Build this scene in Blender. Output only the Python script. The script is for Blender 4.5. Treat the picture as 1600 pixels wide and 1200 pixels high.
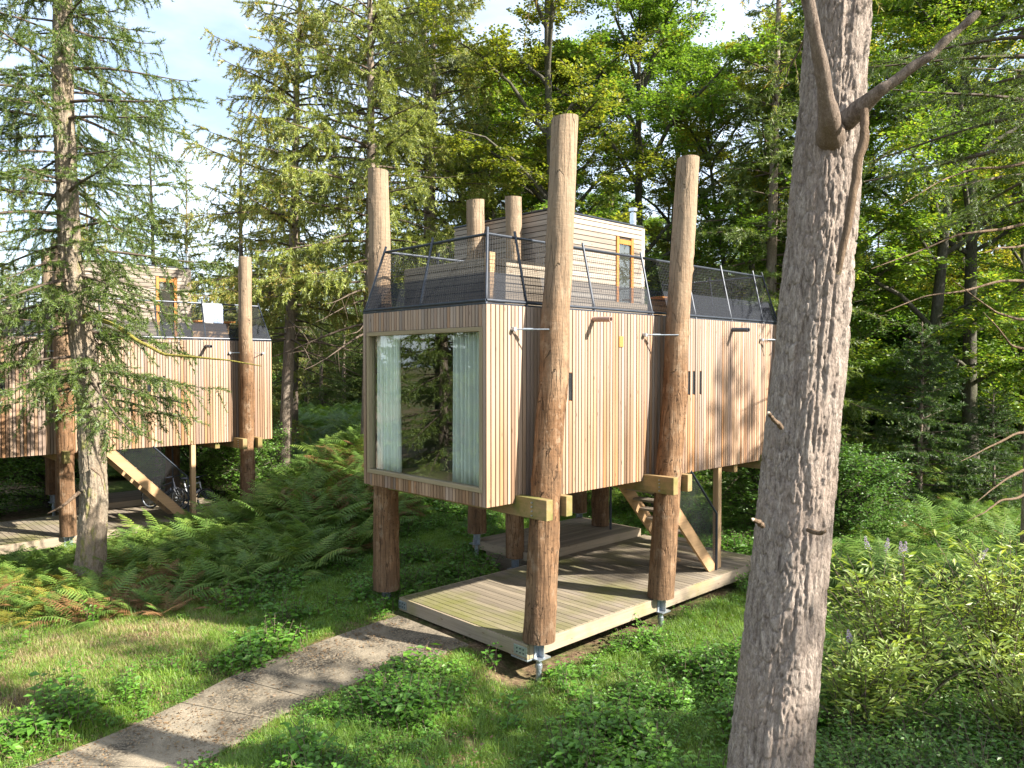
import bpy, math, random
import numpy as np
from mathutils import Vector, Matrix, Euler

# ------------------------------------------------------------------ clear
for o in list(bpy.data.objects):
    bpy.data.objects.remove(o)
scene = bpy.context.scene
COL = scene.collection
R = math.radians

# ------------------------------------------------------------------ camera
cam_d = bpy.data.cameras.new('camera')
cam = bpy.data.objects.new('camera', cam_d)
COL.objects.link(cam)
cam.location = (0, 0, 4.95)
cam.rotation_euler = (R(90 - 1.53), 0, 0)
cam_d.sensor_width = 36
cam_d.lens = 27.0
cam_d.clip_start = 0.1
cam_d.clip_end = 3000
scene.camera = cam

# ------------------------------------------------------------------ world, sun, exposure
SUN_EL = 35.0
SUN_AZ = math.atan2(0.93, -0.36)          # from +Y towards +X
world = bpy.data.worlds.new('World')
scene.world = world
world.use_nodes = True
wn, wl = world.node_tree.nodes, world.node_tree.links
for n in list(wn):
    wn.remove(n)
w_out = wn.new('ShaderNodeOutputWorld')
w_bg = wn.new('ShaderNodeBackground')
w_bg.inputs['Strength'].default_value = 0.08
sky = wn.new('ShaderNodeTexSky')
sky.sky_type = 'NISHITA'
sky.sun_disc = False
sky.sun_elevation = R(SUN_EL)
sky.sun_rotation = SUN_AZ
sky.dust_density = 1.6
sky.ozone_density = 1.0
# thin high cloud over the whole sky
w_tc = wn.new('ShaderNodeTexCoord')
w_map = wn.new('ShaderNodeMapping')
w_map.inputs['Scale'].default_value = (1.0, 1.0, 2.6)
w_noise = wn.new('ShaderNodeTexNoise')
w_noise.inputs['Scale'].default_value = 2.2
w_noise.inputs['Detail'].default_value = 7
w_noise.inputs['Roughness'].default_value = 0.55
w_ramp = wn.new('ShaderNodeMapRange')
w_ramp.inputs[1].default_value = 0.38
w_ramp.inputs[2].default_value = 0.72
w_ramp.inputs[3].default_value = 0.15
w_ramp.inputs[4].default_value = 0.85
w_mix = wn.new('ShaderNodeMixRGB')
w_mix.inputs[2].default_value = (6.2, 6.9, 7.9, 1)
wl.new(w_tc.outputs['Generated'], w_map.inputs['Vector'])
wl.new(w_map.outputs[0], w_noise.inputs['Vector'])
wl.new(w_noise.outputs['Fac'], w_ramp.inputs[0])
wl.new(w_ramp.outputs[0], w_mix.inputs[0])
wl.new(sky.outputs[0], w_mix.inputs[1])
wl.new(w_mix.outputs[0], w_bg.inputs['Color'])
wl.new(w_bg.outputs[0], w_out.inputs['Surface'])

sun_dir = Vector((math.sin(SUN_AZ) * math.cos(R(SUN_EL)), math.cos(SUN_AZ) * math.cos(R(SUN_EL)), math.sin(R(SUN_EL))))
sun_d = bpy.data.lights.new('sun', 'SUN')
sun_d.energy = 5.0
sun_d.angle = R(0.6)
sun_d.color = (1.0, 0.935, 0.835)
sun = bpy.data.objects.new('sun', sun_d)
sun.rotation_euler = (-sun_dir).to_track_quat('-Z', 'Y').to_euler()
sun.location = (20, -8, 25)
COL.objects.link(sun)

scene.view_settings.view_transform = 'Standard'
scene.view_settings.look = 'None'
scene.view_settings.exposure = 1.95
scene.view_settings.gamma = 1.0
scene.view_settings.use_curve_mapping = False
scene.cycles.max_bounces = 5
scene.cycles.diffuse_bounces = 2
scene.cycles.glossy_bounces = 3
scene.cycles.transmission_bounces = 3
scene.cycles.transparent_max_bounces = 8
scene.cycles.use_denoising = True

# ================================================================== helpers
KIDS = {}

def link(o, parent=None):
    COL.objects.link(o)
    if parent is not None:
        o.parent = parent
        KIDS.setdefault(parent.name, []).append(o)
    return o

def O(name, me, parent=None, loc=(0, 0, 0), rot=(0, 0, 0), scale=None):
    o = bpy.data.objects.new(name, me)
    o.location = loc
    o.rotation_euler = rot
    if scale is not None:
        o.scale = scale
    return link(o, parent)

def thing(name, label, cat, loc=(0, 0, 0), rz=0.0, group=None):
    o = bpy.data.objects.new(name, None)
    o.empty_display_size = 0.3
    o.location = loc
    o.rotation_euler = (0, 0, rz)
    link(o)
    return tag(o, label, cat, group)

def tag(o, label=None, cat=None, group=None, kind=None):
    if label: o['label'] = label
    if cat: o['category'] = cat
    if group: o['group'] = group
    if kind: o['kind'] = kind
    return o

def copy_tree(o, parent=None):
    c = o.copy()
    link(c, parent)
    for ch in KIDS.get(o.name, []):
        copy_tree(ch, c)
    return c

def mesh_np(name, parts, mats, smooth=False):
    """parts: list of (V(N,3), F(M,3|4), matindex[, smooth])"""
    nv = 0
    Vs, loops, starts, totals, mi, sm = [], [], [], [], [], []
    ls = 0
    for p in parts:
        V, F, m = p[0], np.asarray(p[1], dtype=np.int64), p[2]
        s = p[3] if len(p) > 3 else smooth
        if len(F) == 0:
            continue
        Vs.append(np.asarray(V, dtype=np.float64))
        k = F.shape[1]
        loops.append((F + nv).ravel())
        starts.append(ls + np.arange(len(F)) * k)
        totals.append(np.full(len(F), k))
        mi.append(np.full(len(F), m))
        sm.append(np.full(len(F), bool(s)))
        nv += len(V)
        ls += len(F) * k
    V = np.concatenate(Vs)
    me = bpy.data.meshes.new(name)
    me.vertices.add(len(V))
    me.vertices.foreach_set('co', V.astype(np.float32).ravel())
    L = np.concatenate(loops)
    me.loops.add(len(L))
    me.loops.foreach_set('vertex_index', L.astype(np.int32))
    S = np.concatenate(starts)
    me.polygons.add(len(S))
    me.polygons.foreach_set('loop_start', S.astype(np.int32))
    me.polygons.foreach_set('loop_total', np.concatenate(totals).astype(np.int32))
    me.polygons.foreach_set('material_index', np.concatenate(mi).astype(np.int32))
    me.polygons.foreach_set('use_smooth', np.concatenate(sm))
    for m in mats:
        me.materials.append(m)
    me.update(calc_edges=True)
    me.validate()
    return me

def nrm(a):
    return a / np.maximum(np.linalg.norm(a, axis=-1, keepdims=True), 1e-9)

def tubes(P, Rr, sides=6, cap=False):
    """P (B,K,3) polylines, Rr (B,K) radii -> V,F"""
    P = np.asarray(P, float)
    Rr = np.asarray(Rr, float)
    if P.ndim == 2:
        P = P[None]; Rr = Rr[None]
    B, K, _ = P.shape
    T = nrm(np.gradient(P, axis=1))
    mean = nrm(P[:, -1] - P[:, 0])
    ref = np.where(np.abs(mean[:, 2:3]) > 0.85, np.array([[1.0, 0, 0]]), np.array([[0, 0, 1.0]]))
    N1 = nrm(np.cross(T, ref[:, None, :]))
    N2 = np.cross(T, N1)
    a = np.linspace(0, 2 * np.pi, sides, endpoint=False)
    V = P[:, :, None, :] + Rr[:, :, None, None] * (np.cos(a)[None, None, :, None] * N1[:, :, None, :] + np.sin(a)[None, None, :, None] * N2[:, :, None, :])
    idx = np.arange(B * K * sides).reshape(B, K, sides)
    A = idx[:, :-1, :]
    Bn = idx[:, 1:, :]
    F = np.stack([A, np.roll(A, -1, 2), np.roll(Bn, -1, 2), Bn], -1).reshape(-1, 4)
    return V.reshape(-1, 3), F

def leaves(c, d, n, l, w, fold=0.0):
    """rhombic leaves: base c, direction d, normal n, length l, width w"""
    d = nrm(d)
    s = nrm(np.cross(d, n))
    n2 = np.cross(s, d)
    l = np.broadcast_to(np.asarray(l, float), (len(c),))[:, None]
    w = np.broadcast_to(np.asarray(w, float), (len(c),))[:, None]
    mid = c + d * l * 0.5
    up = n2 * w * fold
    V = np.stack([c, mid + s * w * 0.5 + up, c + d * l, mid - s * w * 0.5 + up], 1).reshape(-1, 3)
    F = np.arange(len(c) * 4).reshape(-1, 4)
    return V, F

def box_arrays(x0, x1, y0, y1, z0, z1):
    V = np.array([[x0, y0, z0], [x1, y0, z0], [x1, y1, z0], [x0, y1, z0], [x0, y0, z1], [x1, y0, z1], [x1, y1, z1], [x0, y1, z1]], float)
    F = np.array([[0, 3, 2, 1], [4, 5, 6, 7], [0, 1, 5, 4], [1, 2, 6, 5], [2, 3, 7, 6], [3, 0, 4, 7]])
    return V, F

def cbox_arrays(x0, x1, y0, y1, z0, z1, c=0.004):
    """box with chamfered edges: three nested caps (24 verts)"""
    cx, cy, cz = (x0 + x1) / 2, (y0 + y1) / 2, (z0 + z1) / 2
    h = np.array([(x1 - x0) / 2, (y1 - y0) / 2, (z1 - z0) / 2])
    c = min(c, h.min() * 0.8)
    V, F, ids = [], [], {}
    for ax in range(3):
        for sg in (-1, 1):
            b, d = (ax + 1) % 3, (ax + 2) % 3
            q = []
            for sb, sd in ((-1, -1), (1, -1), (1, 1), (-1, 1)):
                p = [0, 0, 0]
                p[ax] = sg * h[ax]; p[b] = sb * (h[b] - c); p[d] = sd * (h[d] - c)
                key = [0, 0, 0]
                key[ax] = sg; key[b] = sb; key[d] = sd
                ids[(ax,) + tuple(key)] = len(V)
                q.append(len(V)); V.append([p[0] + cx, p[1] + cy, p[2] + cz])
            F.append(q if sg > 0 else q[::-1])
    tris = []
    for ax in range(3):
        b, d = (ax + 1) % 3, (ax + 2) % 3
        for sa in (-1, 1):
            for sb in (-1, 1):
                k1, k2 = [0, 0, 0], [0, 0, 0]
                k1[ax] = sa; k1[b] = sb; k1[d] = -1
                k2[ax] = sa; k2[b] = sb; k2[d] = 1
                q = [ids[(ax,) + tuple(k1)], ids[(ax,) + tuple(k2)], ids[(b,) + tuple(k2)], ids[(b,) + tuple(k1)]]
                F.append(q if sa * sb < 0 else q[::-1])
    for sx in (-1, 1):
        for sy in (-1, 1):
            for sz in (-1, 1):
                q = [ids[(0, sx, sy, sz)], ids[(1, sx, sy, sz)], ids[(2, sx, sy, sz)]]
                tris.append(q if sx * sy * sz > 0 else q[::-1])
    return np.array(V), np.array(F), np.array(tris)

_box_cache = {}

def box_mesh(name, sx, sy, sz, mat, c=0.004, anchor=(0.5, 0.5, 0.0)):
    """shared chamfered box mesh; anchor: fraction of size that is the origin"""
    key = (round(sx, 4), round(sy, 4), round(sz, 4), mat.name, c, anchor)
    if key in _box_cache:
        return _box_cache[key]
    ax, ay, az = anchor
    V, F, T = cbox_arrays(-sx * ax, sx * (1 - ax), -sy * ay, sy * (1 - ay), -sz * az, sz * (1 - az), c)
    me = mesh_np(name, [(V, F, 0), (V, T, 0)], [mat])
    _box_cache[key] = me
    return me

def span_box(name, mat, a, b, parent=None, c=0.004):
    """box between two corners"""
    s = [abs(b[i] - a[i]) for i in range(3)]
    lo = [min(a[i], b[i]) for i in range(3)]
    return O(name, box_mesh(name, s[0], s[1], s[2], mat, c, (0.5, 0.5, 0.0)), parent, (lo[0] + s[0] / 2, lo[1] + s[1] / 2, lo[2]))

def rod_arrays(p0, p1, r, sides=8):
    p0, p1 = np.array(p0, float), np.array(p1, float)
    d = nrm(p1 - p0)
    P = np.stack([p0 - d * 1e-4, p0, p1, p1 + d * 1e-4])[None]
    return tubes(P, np.array([[0.0, r, r, 0.0]]), sides)

def rod(name, mat, p0, p1, r, parent=None, sides=8):
    V, F = rod_arrays(p0, p1, r, sides)
    return O(name, mesh_np(name, [(V, F, 0)], [mat]), parent)

def poly_tube(name, mat, pts, r, parent=None, sides=8):
    pts = np.array(pts, float)
    r = np.broadcast_to(np.asarray(r, float), (len(pts),)).copy()
    V, F = tubes(pts[None], r[None], sides)
    n = len(V)
    V = np.concatenate([V, pts[:1], pts[-1:]])
    c0 = np.array([[n, (i + 1) % sides, i] for i in range(sides)])
    e = n - sides
    c1 = np.array([[n + 1, e + i, e + (i + 1) % sides] for i in range(sides)])
    return O(name, mesh_np(name, [(V, F, 0, True), (V, c0, 0), (V, c1, 0)], [mat]), parent)

# numpy noise -------------------------------------------------------
def _hash(ix, iy, iz, s=0):
    h = (ix.astype(np.int64) * 374761393 + iy.astype(np.int64) * 668265263 + iz.astype(np.int64) * 2147483647 + s * 974711) & 0xFFFFFFFF
    h = ((h ^ (h >> 13)) * 1274126177) & 0xFFFFFFFF
    h = (h ^ (h >> 16)) & 0xFFFFFFFF
    return h / 4294967295.0

def vnoise(x, y, z=None, s=0):
    x = np.asarray(x, float); y = np.asarray(y, float)
    z = np.zeros_like(x) if z is None else np.asarray(z, float)
    x, y, z = np.broadcast_arrays(x, y, z)
    ix, iy, iz = np.floor(x), np.floor(y), np.floor(z)
    fx, fy, fz = x - ix, y - iy, z - iz
    fx, fy, fz = [f * f * (3 - 2 * f) for f in (fx, fy, fz)]
    v = 0
    for dx in (0, 1):
        for dy in (0, 1):
            for dz in (0, 1):
                w = (fx if dx else 1 - fx) * (fy if dy else 1 - fy) * (fz if dz else 1 - fz)
                v = v + w * _hash(ix + dx, iy + dy, iz + dz, s)
    return v

def fbm(x, y, z=None, o=4, s=0):
    v, a, t = 0, 0.5, 0
    for i in range(o):
        f = 2 ** i
        v = v + a * vnoise(np.asarray(x) * f, np.asarray(y) * f, None if z is None else np.asarray(z) * f, s + i)
        t += a
        a *= 0.5
    return v / t

def S(t):
    t = np.clip(t, 0, 1)
    return t * t * (3 - 2 * t)

def in_poly(x, y, poly):
    x = np.asarray(x); y = np.asarray(y)
    ins = np.zeros(x.shape, bool)
    n = len(poly)
    for i in range(n):
        x0, y0 = poly[i]; x1, y1 = poly[(i + 1) % n]
        c = ((y0 > y) != (y1 > y)) & (x < (x1 - x0) * (y - y0) / ((y1 - y0) if y1 != y0 else 1e-9) + x0)
        ins ^= c
    return ins

# ================================================================== materials
def new_mat(name):
    m = bpy.data.materials.new(name)
    m.use_nodes = True
    nt = m.node_tree
    for n in list(nt.nodes):
        nt.nodes.remove(n)
    out = nt.nodes.new('ShaderNodeOutputMaterial')
    return m, nt, out

class NT:
    def __init__(self, nt):
        self.nt = nt
    def n(self, t, **kw):
        nd = self.nt.nodes.new(t)
        for k, v in kw.items():
            if k.startswith('i_'):
                key = k[2:]
                key = int(key) if key.isdigit() else key.replace('_', ' ')
                nd.inputs[key].default_value = v
            else:
                setattr(nd, k, v)
        return nd
    def l(self, a, b):
        self.nt.links.new(a, b)
    def ramp(self, fac, stops):
        r = self.n('ShaderNodeValToRGB')
        el = r.color_ramp.elements
        while len(el) > 1:
            el.remove(el[-1])
        el[0].position = stops[0][0]
        el[0].color = tuple(stops[0][1]) + (1,)
        for p, c in stops[1:]:
            e = el.new(p)
            e.color = tuple(c) + (1,)
        self.l(fac, r.inputs[0])
        return r.outputs[0]
    def noise(self, vec, scale, detail=4, rough=0.55, w=None):
        n = self.n('ShaderNodeTexNoise', i_Scale=scale, i_Detail=detail, i_Roughness=rough)
        if vec is not None:
            self.l(vec, n.inputs['Vector'])
        return n.outputs['Fac']
    def mapping(self, vec, scale=(1, 1, 1), loc=None):
        m = self.n('ShaderNodeMapping')
        m.inputs['Scale'].default_value = scale
        self.l(vec, m.inputs['Vector'])
        if loc is not None:
            self.l(loc, m.inputs['Location'])
        return m.outputs[0]
    def mix(self, fac, a, b, mode='MIX'):
        m = self.n('ShaderNodeMixRGB', blend_type=mode)
        for k, v in ((0, fac), (1, a), (2, b)):
            if hasattr(v, 'is_output'):
                self.l(v, m.inputs[k])
            elif isinstance(v, (int, float)):
                m.inputs[k].default_value = v
            else:
                m.inputs[k].default_value = tuple(v) + (1,)
        return m.outputs[0]
    def rng(self, v, a, b, c, d):
        m = self.n('ShaderNodeMapRange')
        for i, q in enumerate((a, b, c, d)):
            m.inputs[i + 1].default_value = q
        self.l(v, m.inputs[0])
        return m.outputs[0]
    def math(self, op, a, b=0.0):
        m = self.n('ShaderNodeMath', operation=op)
        for k, v in ((0, a), (1, b)):
            if hasattr(v, 'is_output'):
                self.l(v, m.inputs[k])
            else:
                m.inputs[k].default_value = v
        return m.outputs[0]
    def bump(self, h, strength=0.3, dist=0.01):
        b = self.n('ShaderNodeBump', i_Strength=strength, i_Distance=dist)
        self.l(h, b.inputs['Height'])
        return b.outputs[0]
    def pbr(self, out, col, rough=0.7, metal=0.0, normal=None, spec=0.4):
        p = self.n('ShaderNodeBsdfPrincipled')
        for k, v in (('Base Color', col), ('Roughness', rough), ('Metallic', metal), ('Specular IOR Level', spec)):
            if hasattr(v, 'is_output'):
                self.l(v, p.inputs[k])
            elif isinstance(v, (int, float)):
                p.inputs[k].default_value = v
            else:
                p.inputs[k].default_value = tuple(v) + (1,)
        if normal is not None:
            self.l(normal, p.inputs['Normal'])
        self.l(p.outputs[0], out.inputs['Surface'])
        return p

def wood_mat(name, tones, axis=2, knots=True, rough=0.75, streak=(0.82, 1.12), moss=None, wear=None):
    """tones: colours a piece can take (picked by object), grain runs along local axis"""
    m, nt, out = new_mat(name)
    t = NT(nt)
    tc = t.n('ShaderNodeTexCoord')
    oi = t.n('ShaderNodeObjectInfo')
    comb = t.n('ShaderNodeCombineXYZ')
    r50 = t.math('MULTIPLY', oi.outputs['Random'], 57.0)
    for k in range(3):
        t.l(r50, comb.inputs[k])
    sc = [34, 34, 34]
    sc[axis] = 1.3
    v = t.mapping(tc.outputs['Object'], tuple(sc), comb.outputs[0])
    g = t.noise(v, 1.0, 5, 0.6)
    sc2 = [5, 5, 5]
    sc2[axis] = 0.5
    v2 = t.mapping(tc.outputs['Object'], tuple(sc2), comb.outputs[0])
    g2 = t.noise(v2, 1.0, 3)
    stops = [(i / max(1, len(tones) - 1), c) for i, c in enumerate(tones)]
    frac = t.math('FRACT', t.math('MULTIPLY', oi.outputs['Random'], 7.31))
    col = t.ramp(frac, stops)
    k1 = t.rng(g, 0.3, 0.7, streak[0], streak[1])
    k2 = t.rng(g2, 0.3, 0.7, 0.85, 1.12)
    kk = t.math('MULTIPLY', k1, k2)
    cc = t.n('ShaderNodeCombineXYZ')
    for k in range(3):
        t.l(kk, cc.inputs[k])
    col = t.mix(1.0, col, cc.outputs[0], 'MULTIPLY')
    if wear is not None:        # silvered upper part: (z0, z1, colour)
        geo = t.n('ShaderNodeNewGeometry')
        sep = t.n('ShaderNodeSeparateXYZ')
        t.l(geo.outputs['Position'], sep.inputs[0])
        nz = t.noise(t.mapping(geo.outputs['Position'], (2.5, 2.5, 0.5)), 1.0, 3)
        zz = t.math('ADD', sep.outputs[2], t.rng(nz, 0.2, 0.8, -1.3, 1.3))
        col = t.mix(t.rng(zz, wear[0], wear[1], 0.0, wear[3]), col, wear[2])
    if knots:
        sk = [9, 9, 9]
        sk[axis] = 2.6
        vk = t.n('ShaderNodeTexVoronoi', i_Scale=1.0)
        t.l(t.mapping(tc.outputs['Object'], tuple(sk), comb.outputs[0]), vk.inputs['Vector'])
        kf = t.rng(vk.outputs['Distance'], 0.05, 0.13, 0.75, 0.0)
        col = t.mix(kf, col, (0.10, 0.05, 0.025))
    if moss is not None:
        geo = t.n('ShaderNodeNewGeometry')
        nm = t.noise(t.mapping(geo.outputs['Position'], (1, 1, 1)), moss[1], 5, 0.65)
        col = t.mix(t.rng(nm, moss[2], moss[3], 0.0, moss[4]), col, moss[0])
    nb = t.bump(g, 0.35, 0.004)
    t.pbr(out, col, rough, 0, nb, 0.25)
    return m

def leaf_mat(name, stops, trans=0.45, obj_var=0.25, rough=0.5, gloss=0.035):
    m, nt, out = new_mat(name)
    t = NT(nt)
    geo = t.n('ShaderNodeNewGeometry')
    oi = t.n('ShaderNodeObjectInfo')
    f = t.math('FRACT', t.math('ADD', geo.outputs['Random Per Island'], t.math('MULTIPLY', oi.outputs['Random'], 3.7)))
    f2 = t.math('ADD', t.math('MULTIPLY', geo.outputs['Random Per Island'], 1 - obj_var), t.math('MULTIPLY', oi.outputs['Random'], obj_var))
    col = t.ramp(f2, stops)
    br = t.rng(f, 0, 1, 0.75, 1.2)
    cc = t.n('ShaderNodeCombineXYZ')
    for k in range(3):
        t.l(br, cc.inputs[k])
    col = t.mix(1.0, col, cc.outputs[0], 'MULTIPLY')
    d = t.n('ShaderNodeBsdfDiffuse', i_Roughness=0.3)
    t.l(col, d.inputs['Color'])
    tr = t.n('ShaderNodeBsdfTranslucent')
    t.l(t.mix(1.0, col, (1.25, 1.2, 0.7), 'MULTIPLY'), tr.inputs['Color'])
    ms = t.n('ShaderNodeMixShader', i_0=trans)
    t.l(d.outputs[0], ms.inputs[1])
    t.l(tr.outputs[0], ms.inputs[2])
    if gloss > 0:
        g = t.n('ShaderNodeBsdfGlossy', i_Roughness=rough)
        g.inputs['Color'].default_value = (1, 1, 1, 1)
        m2 = t.n('ShaderNodeMixShader', i_0=gloss)
        t.l(ms.outputs[0], m2.inputs[1])
        t.l(g.outputs[0], m2.inputs[2])
        t.l(m2.outputs[0], out.inputs['Surface'])
    else:
        t.l(ms.outputs[0], out.inputs['Surface'])
    return m

def bark_mat(name, c1, c2, c3=None, scale=1.0, moss=None):
    m, nt, out = new_mat(name)
    t = NT(nt)
    geo = t.n('ShaderNodeNewGeometry')
    pos = geo.outputs['Position']
    a = t.noise(t.mapping(pos, (14 * scale, 14 * scale, 3.6 * scale)), 1.0, 8, 0.75)
    f = t.noise(t.mapping(pos, (55 * scale, 55 * scale, 22 * scale)), 1.0, 4, 0.7)
    b = t.noise(t.mapping(pos, (2.5, 2.5, 1.2)), 1.0, 4)
    col = t.mix(t.rng(a, 0.36, 0.64, 0, 1), c1, c2)
    if c3:
        col = t.mix(t.rng(b, 0.45, 0.65, 0, 0.7), col, c3)
    k = t.rng(f, 0.3, 0.7, 0.65, 1.3)
    cc = t.n('ShaderNodeCombineXYZ')
    for q in range(3):
        t.l(k, cc.inputs[q])
    col = t.mix(1.0, col, cc.outputs[0], 'MULTIPLY')
    if moss:
        mm = t.noise(t.mapping(pos, (5, 5, 2.0)), 1.0, 6, 0.7)
        col = t.mix(t.rng(mm, moss[1], moss[1] + 0.1, 0, 0.85), col, moss[0])
    h = t.math('ADD', a, t.math('MULTIPLY', f, 0.5))
    t.pbr(out, col, 0.9, 0, t.bump(h, 1.0, 0.035), 0.1)
    return m

def plain_mat(name, col, rough=0.6, metal=0.0, var=0.15, scale=6.0, bump=0.0, spec=0.4):
    m, nt, out = new_mat(name)
    t = NT(nt)
    geo = t.n('ShaderNodeNewGeometry')
    n = t.noise(t.mapping(geo.outputs['Position'], (1, 1, 1)), scale, 5, 0.6)
    lo = tuple(c * (1 - var) for c in col)
    hi = tuple(min(1, c * (1 + var)) for c in col)
    c = t.ramp(n, [(0.3, lo), (0.7, hi)])
    t.pbr(out, c, rough, metal, t.bump(n, bump, 0.005) if bump else None, spec)
    return m

M = {}
CLAD = [(0.189, 0.114, 0.065), (0.342, 0.225, 0.142), (0.138, 0.082, 0.048), (0.267, 0.167, 0.099), (0.383, 0.262, 0.176), (0.199, 0.147, 0.118), (0.267, 0.132, 0.053), (0.316, 0.202, 0.122), (0.153, 0.109, 0.082), (0.352, 0.254, 0.189)]
M['clad'] = wood_mat('larch_cladding', CLAD, 2, True, wear=(3.4, 6.2, (0.355, 0.303, 0.262), 0.42))
HUT = [(0.235, 0.20, 0.162), (0.32, 0.275, 0.225), (0.195, 0.162, 0.13), (0.285, 0.235, 0.185), (0.34, 0.305, 0.262)]
M['clad_h'] = wood_mat('larch_cladding_horizontal', HUT, 0, True)
M['clad_y'] = wood_mat('larch_cladding_cross', HUT, 1, True)
M['grey_x'] = wood_mat('weathered_timber_x', [(0.234, 0.195, 0.148), (0.281, 0.234, 0.179), (0.203, 0.164, 0.125)], 0, True)
M['grey_y'] = wood_mat('weathered_timber_y', [(0.234, 0.195, 0.148), (0.281, 0.234, 0.179), (0.203, 0.164, 0.125)], 1, True)
M['deck'] = wood_mat('deck_boards', [(0.183, 0.152, 0.109), (0.226, 0.187, 0.136), (0.156, 0.129, 0.094), (0.203, 0.172, 0.133)], 1, False, moss=((0.113, 0.117, 0.023), 0.5, 0.46, 0.66, 0.75))
M['fascia_x'] = wood_mat('deck_fascia_x', [(0.242, 0.195, 0.140), (0.273, 0.218, 0.156)], 0, True, moss=((0.172, 0.164, 0.047), 0.9, 0.5, 0.7, 0.6))
M['fascia_y'] = wood_mat('deck_fascia_y', [(0.242, 0.195, 0.140), (0.273, 0.218, 0.156)], 1, True, moss=((0.172, 0.164, 0.047), 0.9, 0.5, 0.7, 0.6))
M['beam'] = wood_mat('larch_beam', [(0.235, 0.155, 0.070), (0.26, 0.175, 0.085)], 1, True, moss=((0.10, 0.115, 0.025), 2.2, 0.44, 0.62, 0.8))
M['timber_z'] = wood_mat('stair_timber', [(0.359, 0.226, 0.117), (0.390, 0.257, 0.140)], 2, True)
M['timber_x'] = wood_mat('stair_timber_x', [(0.359, 0.226, 0.117), (0.390, 0.257, 0.140)], 0, True)
M['frame'] = wood_mat('window_frame_timber', [(0.265, 0.211, 0.129), (0.296, 0.234, 0.140)], 2, False)
M['frame_y'] = wood_mat('window_frame_timber_y', [(0.265, 0.211, 0.129), (0.296, 0.234, 0.140)], 1, False)
M['orange'] = wood_mat('oiled_door_timber', [(0.36, 0.145, 0.032), (0.39, 0.165, 0.04)], 2, False, 0.5)
M['dark'] = plain_mat('dark_backing', (0.035, 0.028, 0.022), 0.9)
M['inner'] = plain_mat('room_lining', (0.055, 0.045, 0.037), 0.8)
M['steel'] = plain_mat('galvanised_steel', (0.36, 0.40, 0.44), 0.38, 0.75, 0.2, 20)
M['black'] = plain_mat('dark_coated_steel', (0.035, 0.042, 0.055), 0.35, 0.3, 0.2, 12)
M['flue'] = plain_mat('stainless_flue', (0.6, 0.62, 0.64), 0.22, 0.95, 0.1, 8)
M['net'] = plain_mat('black_net', (0.03, 0.033, 0.035), 0.8)
M['pipe_clay'] = plain_mat('pinkish_drain_pipe', (0.367, 0.242, 0.195), 0.5)
M['pipe_dark'] = plain_mat('grey_drain_pipe', (0.078, 0.086, 0.101), 0.5)  # far scupper pipe: the shade on it is put into this darker colour
M['tagplate'] = plain_mat('orange_plate', (0.38, 0.16, 0.04), 0.5)
M['towel_white'] = plain_mat('towel_white', (0.624, 0.624, 0.624), 0.9, 0, 0.05)
M['towel_blue'] = plain_mat('towel_pale_blue', (0.328, 0.406, 0.562), 0.9, 0, 0.05)
M['slotglass'] = plain_mat('dark_glazing', (0.02, 0.022, 0.025), 0.06, 0, 0.1, 6, 0, 0.6)
M['rubber'] = plain_mat('rubber', (0.02, 0.02, 0.022), 0.7)
M['bikepaint'] = plain_mat('pale_frame_paint', (0.484, 0.507, 0.530), 0.3)
M['bikeblack'] = plain_mat('black_frame_paint', (0.023, 0.027, 0.039), 0.35)

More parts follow.
